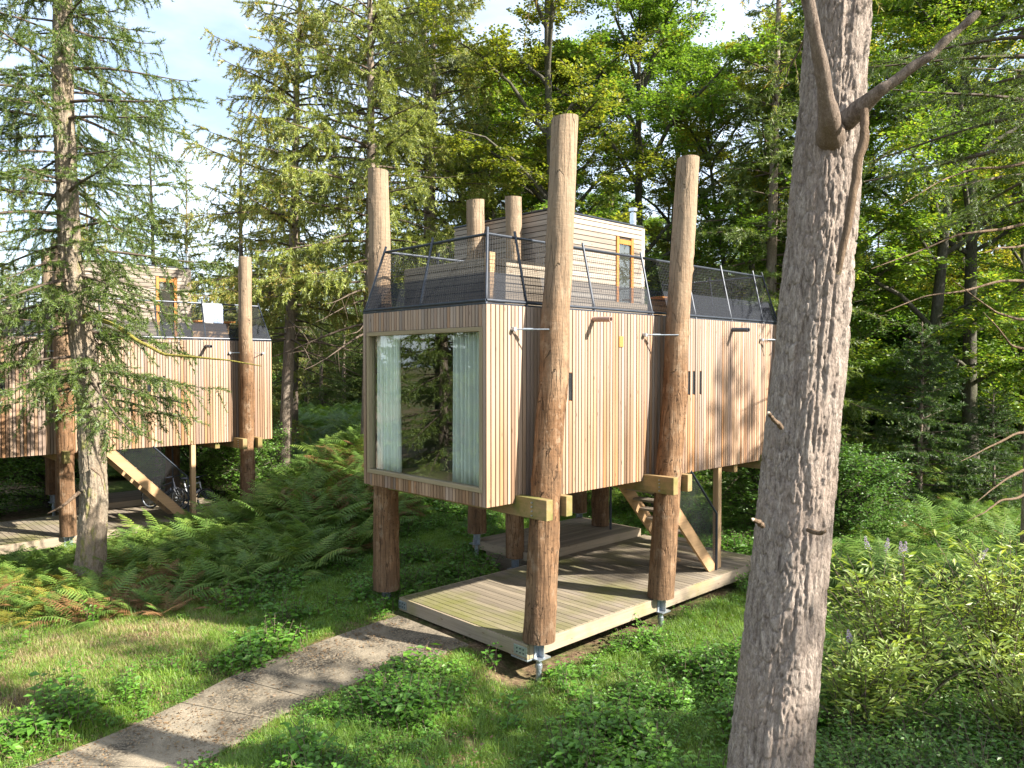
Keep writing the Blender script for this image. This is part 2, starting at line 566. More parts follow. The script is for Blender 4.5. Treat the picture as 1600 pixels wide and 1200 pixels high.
def _log():
    m, nt, out = new_mat('stripped_log')
    t = NT(nt)
    tc = t.n('ShaderNodeTexCoord')
    oi = t.n('ShaderNodeObjectInfo')
    ob = tc.outputs['Object']
    comb = t.n('ShaderNodeCombineXYZ')
    t.l(t.math('MULTIPLY', oi.outputs['Random'], 31.0), comb.inputs[0])
    a = t.noise(t.mapping(ob, (22, 22, 1.0), comb.outputs[0]), 1.0, 5, 0.65)      # checks along the log
    b = t.noise(t.mapping(ob, (3, 3, 26), comb.outputs[0]), 1.0, 4, 0.6)           # saw rings across
    c = t.noise(t.mapping(ob, (3.0, 3.0, 1.0), comb.outputs[0]), 1.0, 5, 0.6)
    fl = t.noise(t.mapping(ob, (22, 22, 13), comb.outputs[0]), 1.0, 4, 0.6)
    col = t.ramp(c, [(0.30, (0.098, 0.051, 0.025)), (0.5, (0.184, 0.102, 0.052)), (0.70, (0.262, 0.164, 0.094))])
    k = t.math('MULTIPLY', t.rng(a, 0.3, 0.7, 0.62, 1.3), t.rng(b, 0.3, 0.7, 0.90, 1.07))
    cc = t.n('ShaderNodeCombineXYZ')
    for q in range(3):
        t.l(k, cc.inputs[q])
    col = t.mix(1.0, col, cc.outputs[0], 'MULTIPLY')
    vo = t.n('ShaderNodeTexVoronoi', feature='DISTANCE_TO_EDGE', i_Scale=1.0)
    wob = t.n('ShaderNodeMixRGB', blend_type='ADD', i_0=0.35)
    t.l(t.mapping(ob, (10, 10, 0.42), comb.outputs[0]), wob.inputs[1])
    nz = t.n('ShaderNodeTexNoise', i_Scale=4.0, i_Detail=3.0)
    t.l(ob, nz.inputs['Vector'])
    t.l(nz.outputs['Color'], wob.inputs[2])
    t.l(wob.outputs[0], vo.inputs['Vector'])
    crack = t.math('MULTIPLY', t.rng(vo.outputs['Distance'], 0.006, 0.028, 1.0, 0.0), t.rng(c, 0.42, 0.56, 0.0, 1.0))
    pn = t.noise(t.mapping(ob, (5, 5, 3.5), comb.outputs[0]), 1.0, 6, 0.7)
    col = t.mix(t.rng(pn, 0.50, 0.62, 0, 0.55), col, (0.10, 0.062, 0.036))
    col = t.mix(t.rng(pn, 0.46, 0.36, 0, 0.45), col, (0.33, 0.25, 0.17))
    col = t.mix(t.math('MULTIPLY', crack, 0.6), col, (0.03, 0.018, 0.011))
    col = t.mix(t.rng(fl, 0.585, 0.66, 0, 0.85), col, (0.045, 0.025, 0.014))
    sep = t.n('ShaderNodeSeparateXYZ')
    t.l(ob, sep.inputs[0])
    # silver-grey weathering of the exposed tops, darker brown towards the feet
    zz = t.math('ADD', sep.outputs[2], t.rng(c, 0.2, 0.8, -0.9, 0.9))
    col = t.mix(t.rng(zz, 4.4, 7.2, 0, 0.6), col, (0.295, 0.234, 0.164))
    col = t.mix(t.rng(zz, 2.6, 0.6, 0, 0.6), col, (0.102, 0.064, 0.038))
    h = t.math('SUBTRACT', t.math('ADD', a, t.math('ADD', t.math('MULTIPLY', b, 0.25), t.math('MULTIPLY', pn, 0.8))), t.math('MULTIPLY', crack, 1.2))
    t.pbr(out, col, 0.85, 0, t.bump(h, 0.9, 0.03), 0.15)
    return m
M['log'] = _log()

def _glass():
    m, nt, out = new_mat('window_glass')
    t = NT(nt)
    fr = t.n('ShaderNodeFresnel', i_IOR=2.45)
    tr = t.n('ShaderNodeBsdfTransparent')
    tr.inputs['Color'].default_value = (0.95, 0.985, 0.965, 1)
    gl = t.n('ShaderNodeBsdfGlossy', i_Roughness=0.0)
    gl.inputs['Color'].default_value = (0.95, 1, 0.97, 1)
    ms = t.n('ShaderNodeMixShader')
    geo = t.n('ShaderNodeNewGeometry')
    t.l(t.math('MULTIPLY', fr.outputs[0], t.math('SUBTRACT', 1.0, geo.outputs['Backfacing'])), ms.inputs[0])
    t.l(tr.outputs[0], ms.inputs[1])
    t.l(gl.outputs[0], ms.inputs[2])
    t.l(ms.outputs[0], out.inputs['Surface'])
    return m
M['glass'] = _glass()

def _veil():
    m, nt, out = new_mat('shade_cloth')
    t = NT(nt)
    tr = t.n('ShaderNodeBsdfTransparent')
    d = t.n('ShaderNodeBsdfDiffuse')
    d.inputs['Color'].default_value = (0.035, 0.038, 0.045, 1)
    ms = t.n('ShaderNodeMixShader', i_0=0.62)
    t.l(tr.outputs[0], ms.inputs[1])
    t.l(d.outputs[0], ms.inputs[2])
    t.l(ms.outputs[0], out.inputs['Surface'])
    return m
M['veil'] = _veil()
M['curtain'] = leaf_mat('curtain_cloth', [(0.0, (0.82, 0.84, 0.81)), (1.0, (0.82, 0.84, 0.81))], 0.2, 0, 0.8, 0)

def _ground():
    m, nt, out = new_mat('woodland_ground')
    t = NT(nt)
    geo = t.n('ShaderNodeNewGeometry')
    p = geo.outputs['Position']
    a = t.noise(p, 0.35, 6, 0.6)
    b = t.noise(p, 9.0, 7, 0.7)
    c = t.noise(p, 2.2, 5, 0.6)
    soil = t.ramp(b, [(0.3, (0.050, 0.032, 0.020)), (0.5, (0.117, 0.079, 0.047)), (0.7, (0.243, 0.176, 0.104))])
    green = t.ramp(b, [(0.3, (0.023, 0.041, 0.009)), (0.7, (0.077, 0.117, 0.025))])
    f = t.math('ADD', t.math('MULTIPLY', a, 0.6), t.math('MULTIPLY', c, 0.5))
    col = t.mix(t.rng(f, 0.47, 0.62, 0, 0.9), soil, green)
    t.pbr(out, col, 0.95, 0, t.bump(b, 0.8, 0.05), 0.1)
    return m
M['ground'] = _ground()

def _concrete():
    m, nt, out = new_mat('exposed_aggregate_concrete')
    t = NT(nt)
    geo = t.n('ShaderNodeNewGeometry')
    p = geo.outputs['Position']
    a = t.noise(p, 1.1, 6, 0.65)
    vo = t.n('ShaderNodeTexVoronoi', i_Scale=70.0)
    t.l(p, vo.inputs['Vector'])
    b = t.noise(p, 28, 5, 0.7)
    col = t.ramp(b, [(0.3, (0.165, 0.135, 0.094)), (0.55, (0.289, 0.241, 0.171)), (0.75, (0.386, 0.334, 0.248))])
    col = t.mix(t.rng(vo.outputs['Distance'], 0.1, 0.5, 0.35, 0.0), col, (0.463, 0.408, 0.326))
    dk = t.math('ADD', t.rng(a, 0.5, 0.72, 0, 0.75), t.rng(b, 0.55, 0.7, 0, 0.4))
    ff = t.math('MULTIPLY', t.rng(a, 0.38, 0.60, 0.18, 1.0), t.rng(b, 0.40, 0.52, 0.12, 1.0))
    col = t.mix(ff, col, (0.053, 0.045, 0.034))
    t.pbr(out, col, 0.92, 0, t.bump(b, 0.7, 0.02), 0.15)
    return m
M['concrete'] = _concrete()

M['bark_near'] = bark_mat('larch_bark_near', (0.15, 0.117, 0.096), (0.43, 0.365, 0.31), (0.31, 0.245, 0.20), 1.6)
M['bark_spruce'] = bark_mat('spruce_bark', (0.16, 0.125, 0.09), (0.34, 0.29, 0.22), (0.26, 0.20, 0.14), 1.6, ((0.20, 0.20, 0.05), 0.57))
M['bark_larch'] = bark_mat('larch_bark', (0.13, 0.10, 0.075), (0.30, 0.25, 0.20), (0.22, 0.17, 0.13), 0.7)
M['bark_beech'] = bark_mat('beech_bark', (0.05, 0.045, 0.036), (0.115, 0.105, 0.085), (0.07, 0.075, 0.04), 0.5)
M['deadwood'] = bark_mat('dead_branch', (0.09, 0.062, 0.042), (0.25, 0.18, 0.125), (0.15, 0.10, 0.06), 1.8)
M['limb_near'] = bark_mat('limb_bark', (0.11, 0.082, 0.064), (0.31, 0.25, 0.20), (0.21, 0.155, 0.115), 2.0)
M['stub'] = plain_mat('broken_wood', (0.55, 0.42, 0.30), 0.8)
M['mossy'] = bark_mat('mossy_branch', (0.13, 0.105, 0.03), (0.30, 0.27, 0.06), None, 1.5)
M['limb'] = plain_mat('branch_bark', (0.085, 0.062, 0.045), 0.9)
M['twig'] = plain_mat('twig', (0.10, 0.072, 0.05), 0.9)

M['nl_larch'] = leaf_mat('larch_needles', [(0.0, (0.154, 0.216, 0.044)), (0.4, (0.270, 0.328, 0.067)), (0.72, (0.360, 0.380, 0.083)), (0.88, (0.486, 0.345, 0.105)), (1.0, (0.492, 0.328, 0.116))], 0.4)
M['nl_pine'] = leaf_mat('pine_needles', [(0.0, (0.139, 0.192, 0.096)), (0.6, (0.245, 0.288, 0.160)), (1.0, (0.298, 0.309, 0.171))], 0.35)
M['nl_spruce'] = leaf_mat('spruce_needles', [(0.0, (0.058, 0.106, 0.025)), (0.6, (0.122, 0.186, 0.034)), (1.0, (0.210, 0.263, 0.043))], 0.35)
M['nl_dark'] = leaf_mat('young_spruce_needles', [(0.0, (0.029, 0.071, 0.018)), (0.6, (0.062, 0.124, 0.026)), (1.0, (0.101, 0.164, 0.032))], 0.35)
M['lf_beech'] = leaf_mat('beech_leaves', [(0.0, (0.072, 0.150, 0.018)), (0.45, (0.136, 0.246, 0.027)), (0.8, (0.224, 0.325, 0.033)), (1.0, (0.384, 0.387, 0.041))], 0.5)
M['lf_gold'] = leaf_mat('beech_leaves_turning', [(0.0, (0.105, 0.160, 0.021)), (0.5, (0.240, 0.288, 0.034)), (0.85, (0.417, 0.384, 0.046)), (1.0, (0.492, 0.400, 0.051))], 0.5)
M['fern_stalk'] = plain_mat('fern_stalk', (0.16, 0.15, 0.05), 0.7)
M['fern'] = leaf_mat('bracken_green', [(0.0, (0.086, 0.165, 0.030)), (0.7, (0.141, 0.248, 0.039)), (1.0, (0.240, 0.297, 0.050))], 0.4, 0.8)
M['fern_brown'] = leaf_mat('bracken_brown', [(0.0, (0.158, 0.072, 0.029)), (1.0, (0.259, 0.144, 0.061))], 0.35, 0.7)
M['fern_yellow'] = leaf_mat('bracken_yellowing', [(0.0, (0.261, 0.265, 0.040)), (1.0, (0.430, 0.345, 0.062))], 0.45, 0.7)
M['grass'] = leaf_mat('grass_blades', [(0.0, (0.098, 0.190, 0.019)), (0.7, (0.184, 0.312, 0.029)), (1.0, (0.311, 0.395, 0.056))], 0.4, 0.5)
M['drygrass'] = leaf_mat('dry_grass', [(0.0, (0.269, 0.196, 0.101)), (0.6, (0.371, 0.292, 0.146)), (1.0, (0.292, 0.281, 0.096))], 0.35, 0.5)
M['weed'] = leaf_mat('weed_leaves', [(0.0, (0.059, 0.165, 0.016)), (0.7, (0.117, 0.263, 0.024)), (1.0, (0.196, 0.346, 0.041))], 0.42, 0.5)
M['bramble'] = leaf_mat('bramble_leaves', [(0.0, (0.059, 0.148, 0.019)), (0.7, (0.111, 0.231, 0.028)), (1.0, (0.222, 0.329, 0.041))], 0.4, 0.4)
M['budd'] = leaf_mat('buddleia_leaves', [(0.0, (0.147, 0.231, 0.041)), (0.6, (0.250, 0.334, 0.058)), (1.0, (0.383, 0.430, 0.090))], 0.4, 0.2)
M['flower'] = leaf_mat('lilac_petals', [(0.0, (0.312, 0.246, 0.451)), (1.0, (0.451, 0.369, 0.492))], 0.3, 0.1)
M['litter'] = leaf_mat('leaf_litter', [(0.0, (0.101, 0.061, 0.032)), (0.6, (0.173, 0.108, 0.054)), (1.0, (0.238, 0.173, 0.086))], 0.2, 0.4)

# ================================================================== ground
ANG = math.atan2(0.6921, 0.7218)
UU, VV = np.array([0.7218, 0.6921]), np.array([-0.6921, 0.7218])
BASE1 = np.array([-0.38, 11.36])
BASE2 = np.array([-14.0, 17.77])
DZ2 = -0.20

def W1(u, v):
    return BASE1[0] + UU[0] * u + VV[0] * v, BASE1[1] + UU[1] * u + VV[1] * v

def local(x, y, base):
    dx, dy = np.asarray(x) - base[0], np.asarray(y) - base[1]
    return dx * UU[0] + dy * UU[1], dx * VV[0] + dy * VV[1]

PATH_L = [(-2.03, 13.62), (-3.49, 12.0), (-4.16, 11.2), (-4.55, 10.45), (-4.95, 9.8), (-5.6, 8.9), (-6.4, 7.6), (-7.2, 6.2)]
PATH_R = [(-0.70, 12.32), (-1.95, 11.35), (-2.75, 10.55), (-3.2, 10.0), (-3.42, 9.45), (-3.75, 8.8), (-4.4, 7.5), (-5.2, 6.1)]
path_poly = PATH_L + PATH_R[::-1]
def path_z(x, y):
    return 0.25 + 0.20 * S((y - 9.3) / 4.2)
def near_path(x, y):
    d = np.full(x.shape, 99.0)
    for poly in (PATH_L, PATH_R):
        for (ax, ay), (bx, by) in zip(poly[:-1], poly[1:]):
            vx, vy = bx - ax, by - ay
            t = np.clip(((x - ax) * vx + (y - ay) * vy) / (vx * vx + vy * vy), 0, 1)
            d = np.minimum(d, np.hypot(x - ax - vx * t, y - ay - vy * t))
    return d

def hgt(x, y):
    x = np.asarray(x, float); y = np.asarray(y, float)
    h = 0.08 + 0.30 * S((0.1 - x) / 1.1) * (1 - 0.55 * S((-x - 5) / 4))
    h = h + 0.22 * S((y - 12.5) / 4) * S((x - 0.5) / 3)
    rise = S((x + 8.5) / 3.0)
    far = S((y - 34) / 10)
    h = h + (0.95 * S((y - 22) / 8)) * np.maximum(rise, far)
    h = h + 0.95 * np.exp(-((x + 5.4) / 2.3) ** 2) * S((y - 17) / 6) * (1 - 0.6 * S((y - 26) / 8))
    u1, v1 = local(x, y, BASE1)
    d1 = np.maximum(np.maximum(-u1 - 0.5, u1 - 8.6), np.maximum(-v1 - 1.0, v1 - 7.0))
    k1 = 1 - S((d1 - 0.2) / 2.0)
    h = h * (1 - k1) + np.minimum(h, 0.38) * k1
    u2, v2 = local(x, y, BASE2)
    d2 = np.maximum(np.maximum(-u2 - 1, u2 - 9.0), np.maximum(-v2 - 0.6, v2 - 8.0))
    k2 = 1 - S((d2 - 0.1) / 1.8)
    h = h * (1 - k2) + 0.02 * k2
    h = h + 0.10 * (fbm(x * 0.45, y * 0.45, None, 3, 5) - 0.5) * S((y - 6) / 4) * (1 - k1) * (1 - k2)
    h = h + 0.05 * (fbm(x * 2.1, y * 2.1, None, 3, 9) - 0.5)
    d = np.where(in_poly(x, y, path_poly), 0.0, near_path(x, y))
    kp = 1 - S((d - 0.12) / 0.9)
    return h * (1 - kp) + (path_z(x, y) - 0.035) * kp

def axis_coords(lo, hi, fine_lo, fine_hi, step, grow=1.16):
    c = list(np.arange(fine_lo, fine_hi + 1e-6, step))
    s = step
    while c[-1] < hi:
        s *= grow
        c.append(c[-1] + s)
    s = step
    while c[0] > lo:
        s *= grow
        c.insert(0, c[0] - s)
    return np.array(c)

gx = axis_coords(-700, 700, -14, 14, 0.2)
gy = axis_coords(-700, 900, 6, 30, 0.2)
GX, GY = np.meshgrid(gx, gy)
GZ = hgt(GX, GY)
nx, ny = len(gx), len(gy)
ids = np.arange(nx * ny).reshape(ny, nx)
gF = np.stack([ids[:-1, :-1], ids[:-1, 1:], ids[1:, 1:], ids[1:, :-1]], -1).reshape(-1, 4)
ground = O('ground', mesh_np('ground', [(np.stack([GX, GY, GZ], -1).reshape(-1, 3), gF, 0, True)], [M['ground']]))
tag(ground, 'woodland floor of soil, moss and leaf litter', 'ground', kind='structure')

# path of cast slabs from the deck towards the lower left
path = bpy.data.objects.new('path', None)
link(path)
tag(path, 'curved path of speckled concrete slabs leading to the deck', 'path', kind='structure')

for cut in ((0, 2), (2, 3), (3, 5), (5, 7)):
    L = np.array(PATH_L[cut[0]:cut[1] + 1], float)
    Rr = np.array(PATH_R[cut[0]:cut[1] + 1], float)
    tt = np.linspace(0, 1, 9)
    k = np.linspace(0, 1, len(L))
    Lx = np.stack([np.interp(tt, k, L[:, i]) for i in range(2)], 1)
    Rx = np.stack([np.interp(tt, k, Rr[:, i]) for i in range(2)], 1)
    Lx[0] += nrm(Lx[1] - Lx[0]) * 0.008; Lx[-1] -= nrm(Lx[-1] - Lx[-2]) * 0.008
    Rx[0] += nrm(Rx[1] - Rx[0]) * 0.008; Rx[-1] -= nrm(Rx[-1] - Rx[-2]) * 0.008
    m_ = 8
    s = np.linspace(0, 1, m_)
    grid = Lx[:, None, :] * (1 - s)[None, :, None] + Rx[:, None, :] * s[None, :, None]
    wob = 0.05 * (fbm(grid[..., 0] * 2.3, grid[..., 1] * 2.3, None, 2, 3) - 0.5)
    edge = np.zeros((9, m_)); edge[:, 0] = 1; edge[:, -1] = 1
    grid[..., 0] += wob * edge
    top = np.concatenate([grid, path_z(grid[..., :1], grid[..., 1:2])], -1)
    bot = top.copy(); bot[..., 2] -= 0.16
    n9 = 9 * m_
    Vp = np.concatenate([top.reshape(-1, 3), bot.reshape(-1, 3)])
    gi = np.arange(n9).reshape(9, m_)
    F1 = np.stack([gi[:-1, :-1], gi[1:, :-1], gi[1:, 1:], gi[:-1, 1:]], -1).reshape(-1, 4)
    ring = list(gi[:, 0]) + list(gi[-1, 1:]) + list(gi[::-1, -1][1:]) + list(gi[0, ::-1][1:-1])
    F2 = np.array([[ring[i], ring[i] + n9, ring[(i + 1) % len(ring)] + n9, ring[(i + 1) % len(ring)]] for i in range(len(ring))])
    O('slab', mesh_np('slab', [(Vp, F1, 0), (Vp, F2, 0)], [M['concrete']]), path)

# ================================================================== the cabin
ZB, ZT = 2.80, 5.83          # bottom and top of the main volume
CL, CW = 9.0, 3.3            # length and width
TU0, TU1, TV0, TV1, TZT = 4.3, 7.5, 2.75, 5.95, 8.21   # rear tower
rnd = random.Random(11)

cabin = thing('treehouse_cabin', 'timber cabin on log posts in the centre with a large square picture window', 'cabin', (BASE1[0], BASE1[1], 0), ANG, 'treehouse cabins')

def slab(name, mat, a, b, parent):
    return span_box(name, mat, a, b, parent, 0.002)

T_ = 0.09   # core thickness
PG = 0.034  # plank stand-off
# -- long side facing the camera (v = 0)
side = slab('side_wall', M['dark'], (0.03, PG, ZB + 0.02), (CL - 0.03, PG + T_, ZT - 0.04), cabin)
def wchild(name, me, wall, loc, rot=(0, 0, 0)):
    """child given in cabin coordinates under a wall that has an offset origin"""
    o = O(name, me, wall, (loc[0] - wall.location[0], loc[1] - wall.location[1], loc[2] - wall.location[2]), rot)
    return o

def plank_strip(wall, u0, u1, z0, z1, pitch, gap, place, slots=(), mat=None, name='plank'):
    u = u0
    widths = (0.072, 0.083, 0.088, 0.094, 0.083)
    while u < u1 - 0.03:
        w = rnd.choice(widths) * pitch / 0.092
        if u + w > u1 - 0.02:
            w = u1 - u
        w = round(w, 3)
        c = u + w / 2
        segs = [(z0, z1)]
        for (s0, s1, sz0, sz1) in slots:
            if s0 < c < s1:
                segs = [(z0, sz0), (sz1, z1)]
        jit = rnd.uniform(-0.003, 0.003)
        for (a, b) in segs:
            place(wall, w - gap, c, a, b - a, jit, name, mat or M['clad'])
        u += w

def place_side(wall, w, c, z, h, jit, name, mat):
    wchild(name, box_mesh(name, round(w, 3), 0.026, round(h, 3), mat, 0.003, (0.5, 0.5, 0)), wall, (c, 0.014 + jit, z))
slots = [(1.66, 1.74, 4.33, 4.80), (1.84, 1.93, 4.33, 4.80), (5.28, 5.36, 4.33, 4.80), (5.47, 5.56, 4.33, 4.80), (5.74, 5.82, 4.33, 4.80)]
plank_strip(side, 0.0, CL, ZB, ZT, 0.092, 0.017, place_side, slots)
# narrow windows behind the slots
for (a, b, z0, z1) in ((1.60, 2.0, 4.33, 4.80), (5.24, 5.86, 4.33, 4.80)):
    w = slab('slot_window', M['orange'], (a, PG - 0.006, z0 - 0.03), (b, PG + 0.004, z1 + 0.03), cabin)
    O('pane', box_mesh('pane', b - a - 0.03, 0.006, z1 - z0 - 0.02, M['slotglass'], 0.001), w, (0.012, -0.009, 0.04))

# -- front with the picture window (u = 0)
GW0, GW1, GZ0, GZ1 = 0.15, 3.10, 3.08, 5.43
front = O('front_wall', mesh_np('front_wall', [
    box_arrays(0.036, 0.12, 0.13, CW - 0.04, ZB + 0.02, GZ0 - 0.05) + (0,)], [M['dark']]), cabin)
O('backing', mesh_np('backing', [box_arrays(0.036, 0.12, 0.13, CW - 0.04, GZ1 + 0.05, ZT - 0.04) + (0,)], [M['dark']]), front)
def place_front(wall, w, c, z, h, jit, name, mat):
    O(name, box_mesh(name, 0.026, round(w, 3), round(h, 3), mat, 0.003, (0.5, 0.5, 0)), wall, (0.014 + jit, c, z))
plank_strip(front, 0.10, 3.22, GZ1 + 0.075, ZT, 0.085, 0.015, place_front)
plank_strip(front, 0.10, 3.22, ZB, GZ0 - 0.075, 0.085, 0.015, place_front)
for (a, b) in ((0.03, 0.095), (3.225, 3.295)):
    O('corner_board', box_mesh('corner_board', 0.04, b - a, ZT - ZB, M['clad'], 0.004), front, (0.02, (a + b) / 2, ZB))
win = O('picture_window', box_mesh('glazing', 0.012, GW1 - GW0, GZ1 - GZ0, M['glass'], 0.001), cabin, (0.065, (GW0 + GW1) / 2, GZ0))
for (z0, z1) in ((GZ0 - 0.07, GZ0), (GZ1, GZ1 + 0.07)):
    O('frame_rail', box_mesh('frame_rail', 0.13, GW1 - GW0 + 0.14, z1 - z0, M['frame_y'], 0.006), win, (-0.018, 0, z0 - GZ0))
for s in (-1, 1):
    O('frame_stile', box_mesh('frame_stile', 0.128, 0.07, GZ1 - GZ0, M['frame'], 0.006), win, (-0.018, s * ((GW1 - GW0) / 2 + 0.035), 0))
# -- the other walls, the floor and the roof
def multi_planks(axis, fixed, a0, a1, z0, z1, out):
    parts = []
    u = a0
    while u < a1 - 0.02:
        w = min(rnd.choice((0.083, 0.088, 0.094)), a1 - u)
        if axis == 0:
            V, F = box_arrays(u, u + w - 0.008, fixed, fixed + out * 0.026, z0, z1)
        else:
            V, F = box_arrays(fixed, fixed + out * 0.026, u, u + w - 0.008, z0, z1)
        if out < 0:
            F = F[:, ::-1]
        parts.append((V, F, 0))
        u += w
    return parts
def planked_wall(name, axis, fixed, a0, a1, z0, z1, out):
    parts = multi_planks(axis, fixed, a0, a1, z0, z1, out)
    if axis == 0:
        parts.append(box_arrays(a0, a1, min(fixed - out * 0.005, fixed - out * 0.09), max(fixed - out * 0.005, fixed - out * 0.09), z0 + 0.02, z1 - 0.04) + (1,))
    else:
        parts.append(box_arrays(min(fixed - out * 0.005, fixed - out * 0.09), max(fixed - out * 0.005, fixed - out * 0.09), a0, a1, z0 + 0.02, z1 - 0.04) + (1,))
    return O(name, mesh_np(name, parts, [M['clad'], M['dark']]), cabin)
planked_wall('rear_side_wall', 0, CW - 0.03, 0.04, TU0 - 0.01, ZB, ZT, 1)
planked_wall('rear_side_wall', 0, CW - 0.03, TU1 + 0.01, CL, ZB, ZT, 1)
planked_wall('end_wall', 1, CL - 0.03, 0.14, CW - 0.04, ZB, ZT, 1)
planked_wall('wing_wall', 1, TU0 + 0.03, CW, TV1 - 0.03, ZB, ZT, -1)
planked_wall('wing_wall', 1, TU1 - 0.03, CW, TV1 - 0.03, ZB, ZT, 1)
planked_wall('wing_wall', 0, TV1 - 0.03, TU0, TU1, ZB, ZT, 1)
slab('floor_deck', M['timber_x'], (0.04, 0.04, ZB + 0.02), (CL - 0.06, CW - 0.06, ZB + 0.20), cabin)
slab('floor_deck', M['timber_x'], (TU0 + 0.04, CW - 0.05, ZB + 0.021), (TU1 - 0.06, TV1 - 0.06, ZB + 0.2), cabin)
slab('roof_deck', M['grey_x'], (0.05, 0.13, ZT - 0.30), (CL - 0.13, CW - 0.13, ZT - 0.10), cabin)
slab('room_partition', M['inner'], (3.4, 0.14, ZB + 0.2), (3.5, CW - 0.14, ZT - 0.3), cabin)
# roof edge trim
for a, b in (((0.0, 0.02, ZT + 0.001), (CL, 0.16, ZT + 0.03)), ((0.002, 0.162, ZT + 0.001), (0.16, CW - 0.002, ZT + 0.03)), ((CL - 0.16, 0.162, ZT + 0.001), (CL - 0.002, CW - 0.002, ZT + 0.03)), ((0.162, CW - 0.15, ZT + 0.001), (TU0 - 0.01, CW - 0.002, ZT + 0.03))):
    slab('roof_edge', M['black'], a, b, cabin)

# -- upper room on the rear tower, horizontal boards
up = O('upper_room', mesh_np('upper_room', [box_arrays(TU0 + 0.03, TU1 - 0.03, TV0 + 0.03, TV1 - 0.03, ZT - 0.25, TZT - 0.02) + (0,)], [M['dark']]), cabin)
DU0, DU1, DZ1 = 6.50, 7.14, 7.84
z = ZT - 0.22
pitch = 0.115
while z < TZT - 0.02:
    h = min(pitch, TZT - z) - 0.014
    if z < DZ1:
        O('board', box_mesh('board', DU0 - 0.012 - TU0, 0.026, round(h, 3), M['clad_h'], 0.003), up, ((TU0 + DU0 - 0.012) / 2, TV0 + 0.014, z))
        O('board', box_mesh('board', TU1 - DU1 - 0.012, 0.026, round(h, 3), M['clad_h'], 0.003), up, ((TU1 + DU1 + 0.012) / 2, TV0 + 0.014, z))
    else:
        O('board', box_mesh('board', TU1 - TU0, 0.026, round(h, 3), M['clad_h'], 0.003), up, ((TU1 + TU0) / 2, TV0 + 0.014, z))
    O('board', box_mesh('board', 0.026, TV1 - TV0 - 0.034, round(h, 3), M['clad_y'], 0.003), up, (TU0 + 0.014, (TV1 + TV0) / 2 + 0.017, z))
    z += pitch
slab('upper_roof', M['black'], (TU0 - 0.01, TV0 - 0.01, TZT + 0.001), (TU1 + 0.05, TV1 + 0.02, TZT + 0.035), cabin)
slab('upper_roof', M['clad_y'], (TU1 - 0.022, TV0 + 0.0, ZT - 0.2), (TU1 + 0.10, TV0 + 0.14, TZT - 0.02), cabin).name = 'corner_board'
door = O('terrace_door', box_mesh('door_glass', DU1 - DU0 - 0.16, 0.012, 1.78, M['glass'], 0.001), cabin, ((DU0 + DU1) / 2, TV0 + 0.012, ZT + 0.12))
for s in (-1, 1):
    O('frame_stile', box_mesh('door_stile', 0.09, 0.075, DZ1 - ZT + 0.05, M['orange'], 0.004), door, (s * (DU1 - DU0 - 0.09) / 2, 0.0, -0.12))
for zz, hh in ((-0.12, 0.12), (1.78, 0.11)):
    O('frame_rail', box_mesh('door_rail', DU1 - DU0 - 0.185, 0.07, hh, M['orange'], 0.004), door, (0, 0.0, zz))
# flue
fl = rod('flue_pipe', M['flue'], (7.62, 3.12, 5.6), (7.62, 3.12, 8.62), 0.085, cabin, 16)
rod('flue_cap', M['flue'], (7.62, 3.12, 8.66), (7.62, 3.12, 8.74), 0.115, fl, 16)
rod('flue_collar', M['flue'], (7.62, 3.12, 8.40), (7.62, 3.12, 8.44), 0.098, fl, 16)
rod('flue_collar', M['flue'], (7.62, 3.12, 8.60), (7.62, 3.12, 8.66), 0.05, fl, 12)

# -- timber screens and benches on the roof terrace
def screen(name, p0, p1, z0, z1, mat, n):
    horiz = abs(p1[0] - p0[0]) > abs(p1[1] - p0[1])
    root = O(name, mesh_np(name, [box_arrays(min(p0[0], p1[0]) + 0.02, max(p0[0], p1[0]) - 0.02 if horiz else p0[0] + 0.06, min(p0[1], p1[1]) + 0.02, max(p0[1], p1[1]) - 0.02 if not horiz else p0[1] + 0.06, z0, z1 - 0.02) + (0,)], [M['dark']]), cabin)
    ph = (z1 - z0) / n
    for i in range(n):
        if horiz:
            O('board', box_mesh('board', abs(p1[0] - p0[0]), 0.03, round(ph - 0.012, 3), mat, 0.003), root, ((p0[0] + p1[0]) / 2, p0[1], z0 + i * ph))
        else:
            O('board', box_mesh('board', 0.03, abs(p1[1] - p0[1]), round(ph - 0.012, 3), mat, 0.003), root, (p0[0], (p0[1] + p1[1]) / 2, z0 + i * ph))
    return root
ZD = ZT - 0.10
screen('roof_screen', (0.72, 0.74), (0.72, 3.02), ZD, ZT + 0.84, M['grey_y'], 7)
screen('roof_screen', (0.76, 0.70), (2.45, 0.70), ZD, ZT + 0.84, M['grey_x'], 7)
O('screen_post', box_mesh('screen_post', 0.13, 0.13, 0.98, M['timber_z'], 0.006), cabin, (0.62, 0.60, ZD))
screen('roof_screen', (7.55, 2.55), (8.75, 2.55), ZD, ZT + 0.66, M['timber_x'], 6)
O('bench_top', box_mesh('bench_top', 1.3, 0.42, 0.045, M['orange'], 0.004), cabin, (8.15, 2.36, ZT + 0.66))
screen('roof_screen', (4.4, 1.65), (6.2, 1.65), ZD, ZT + 0.42, M['grey_x'], 4)

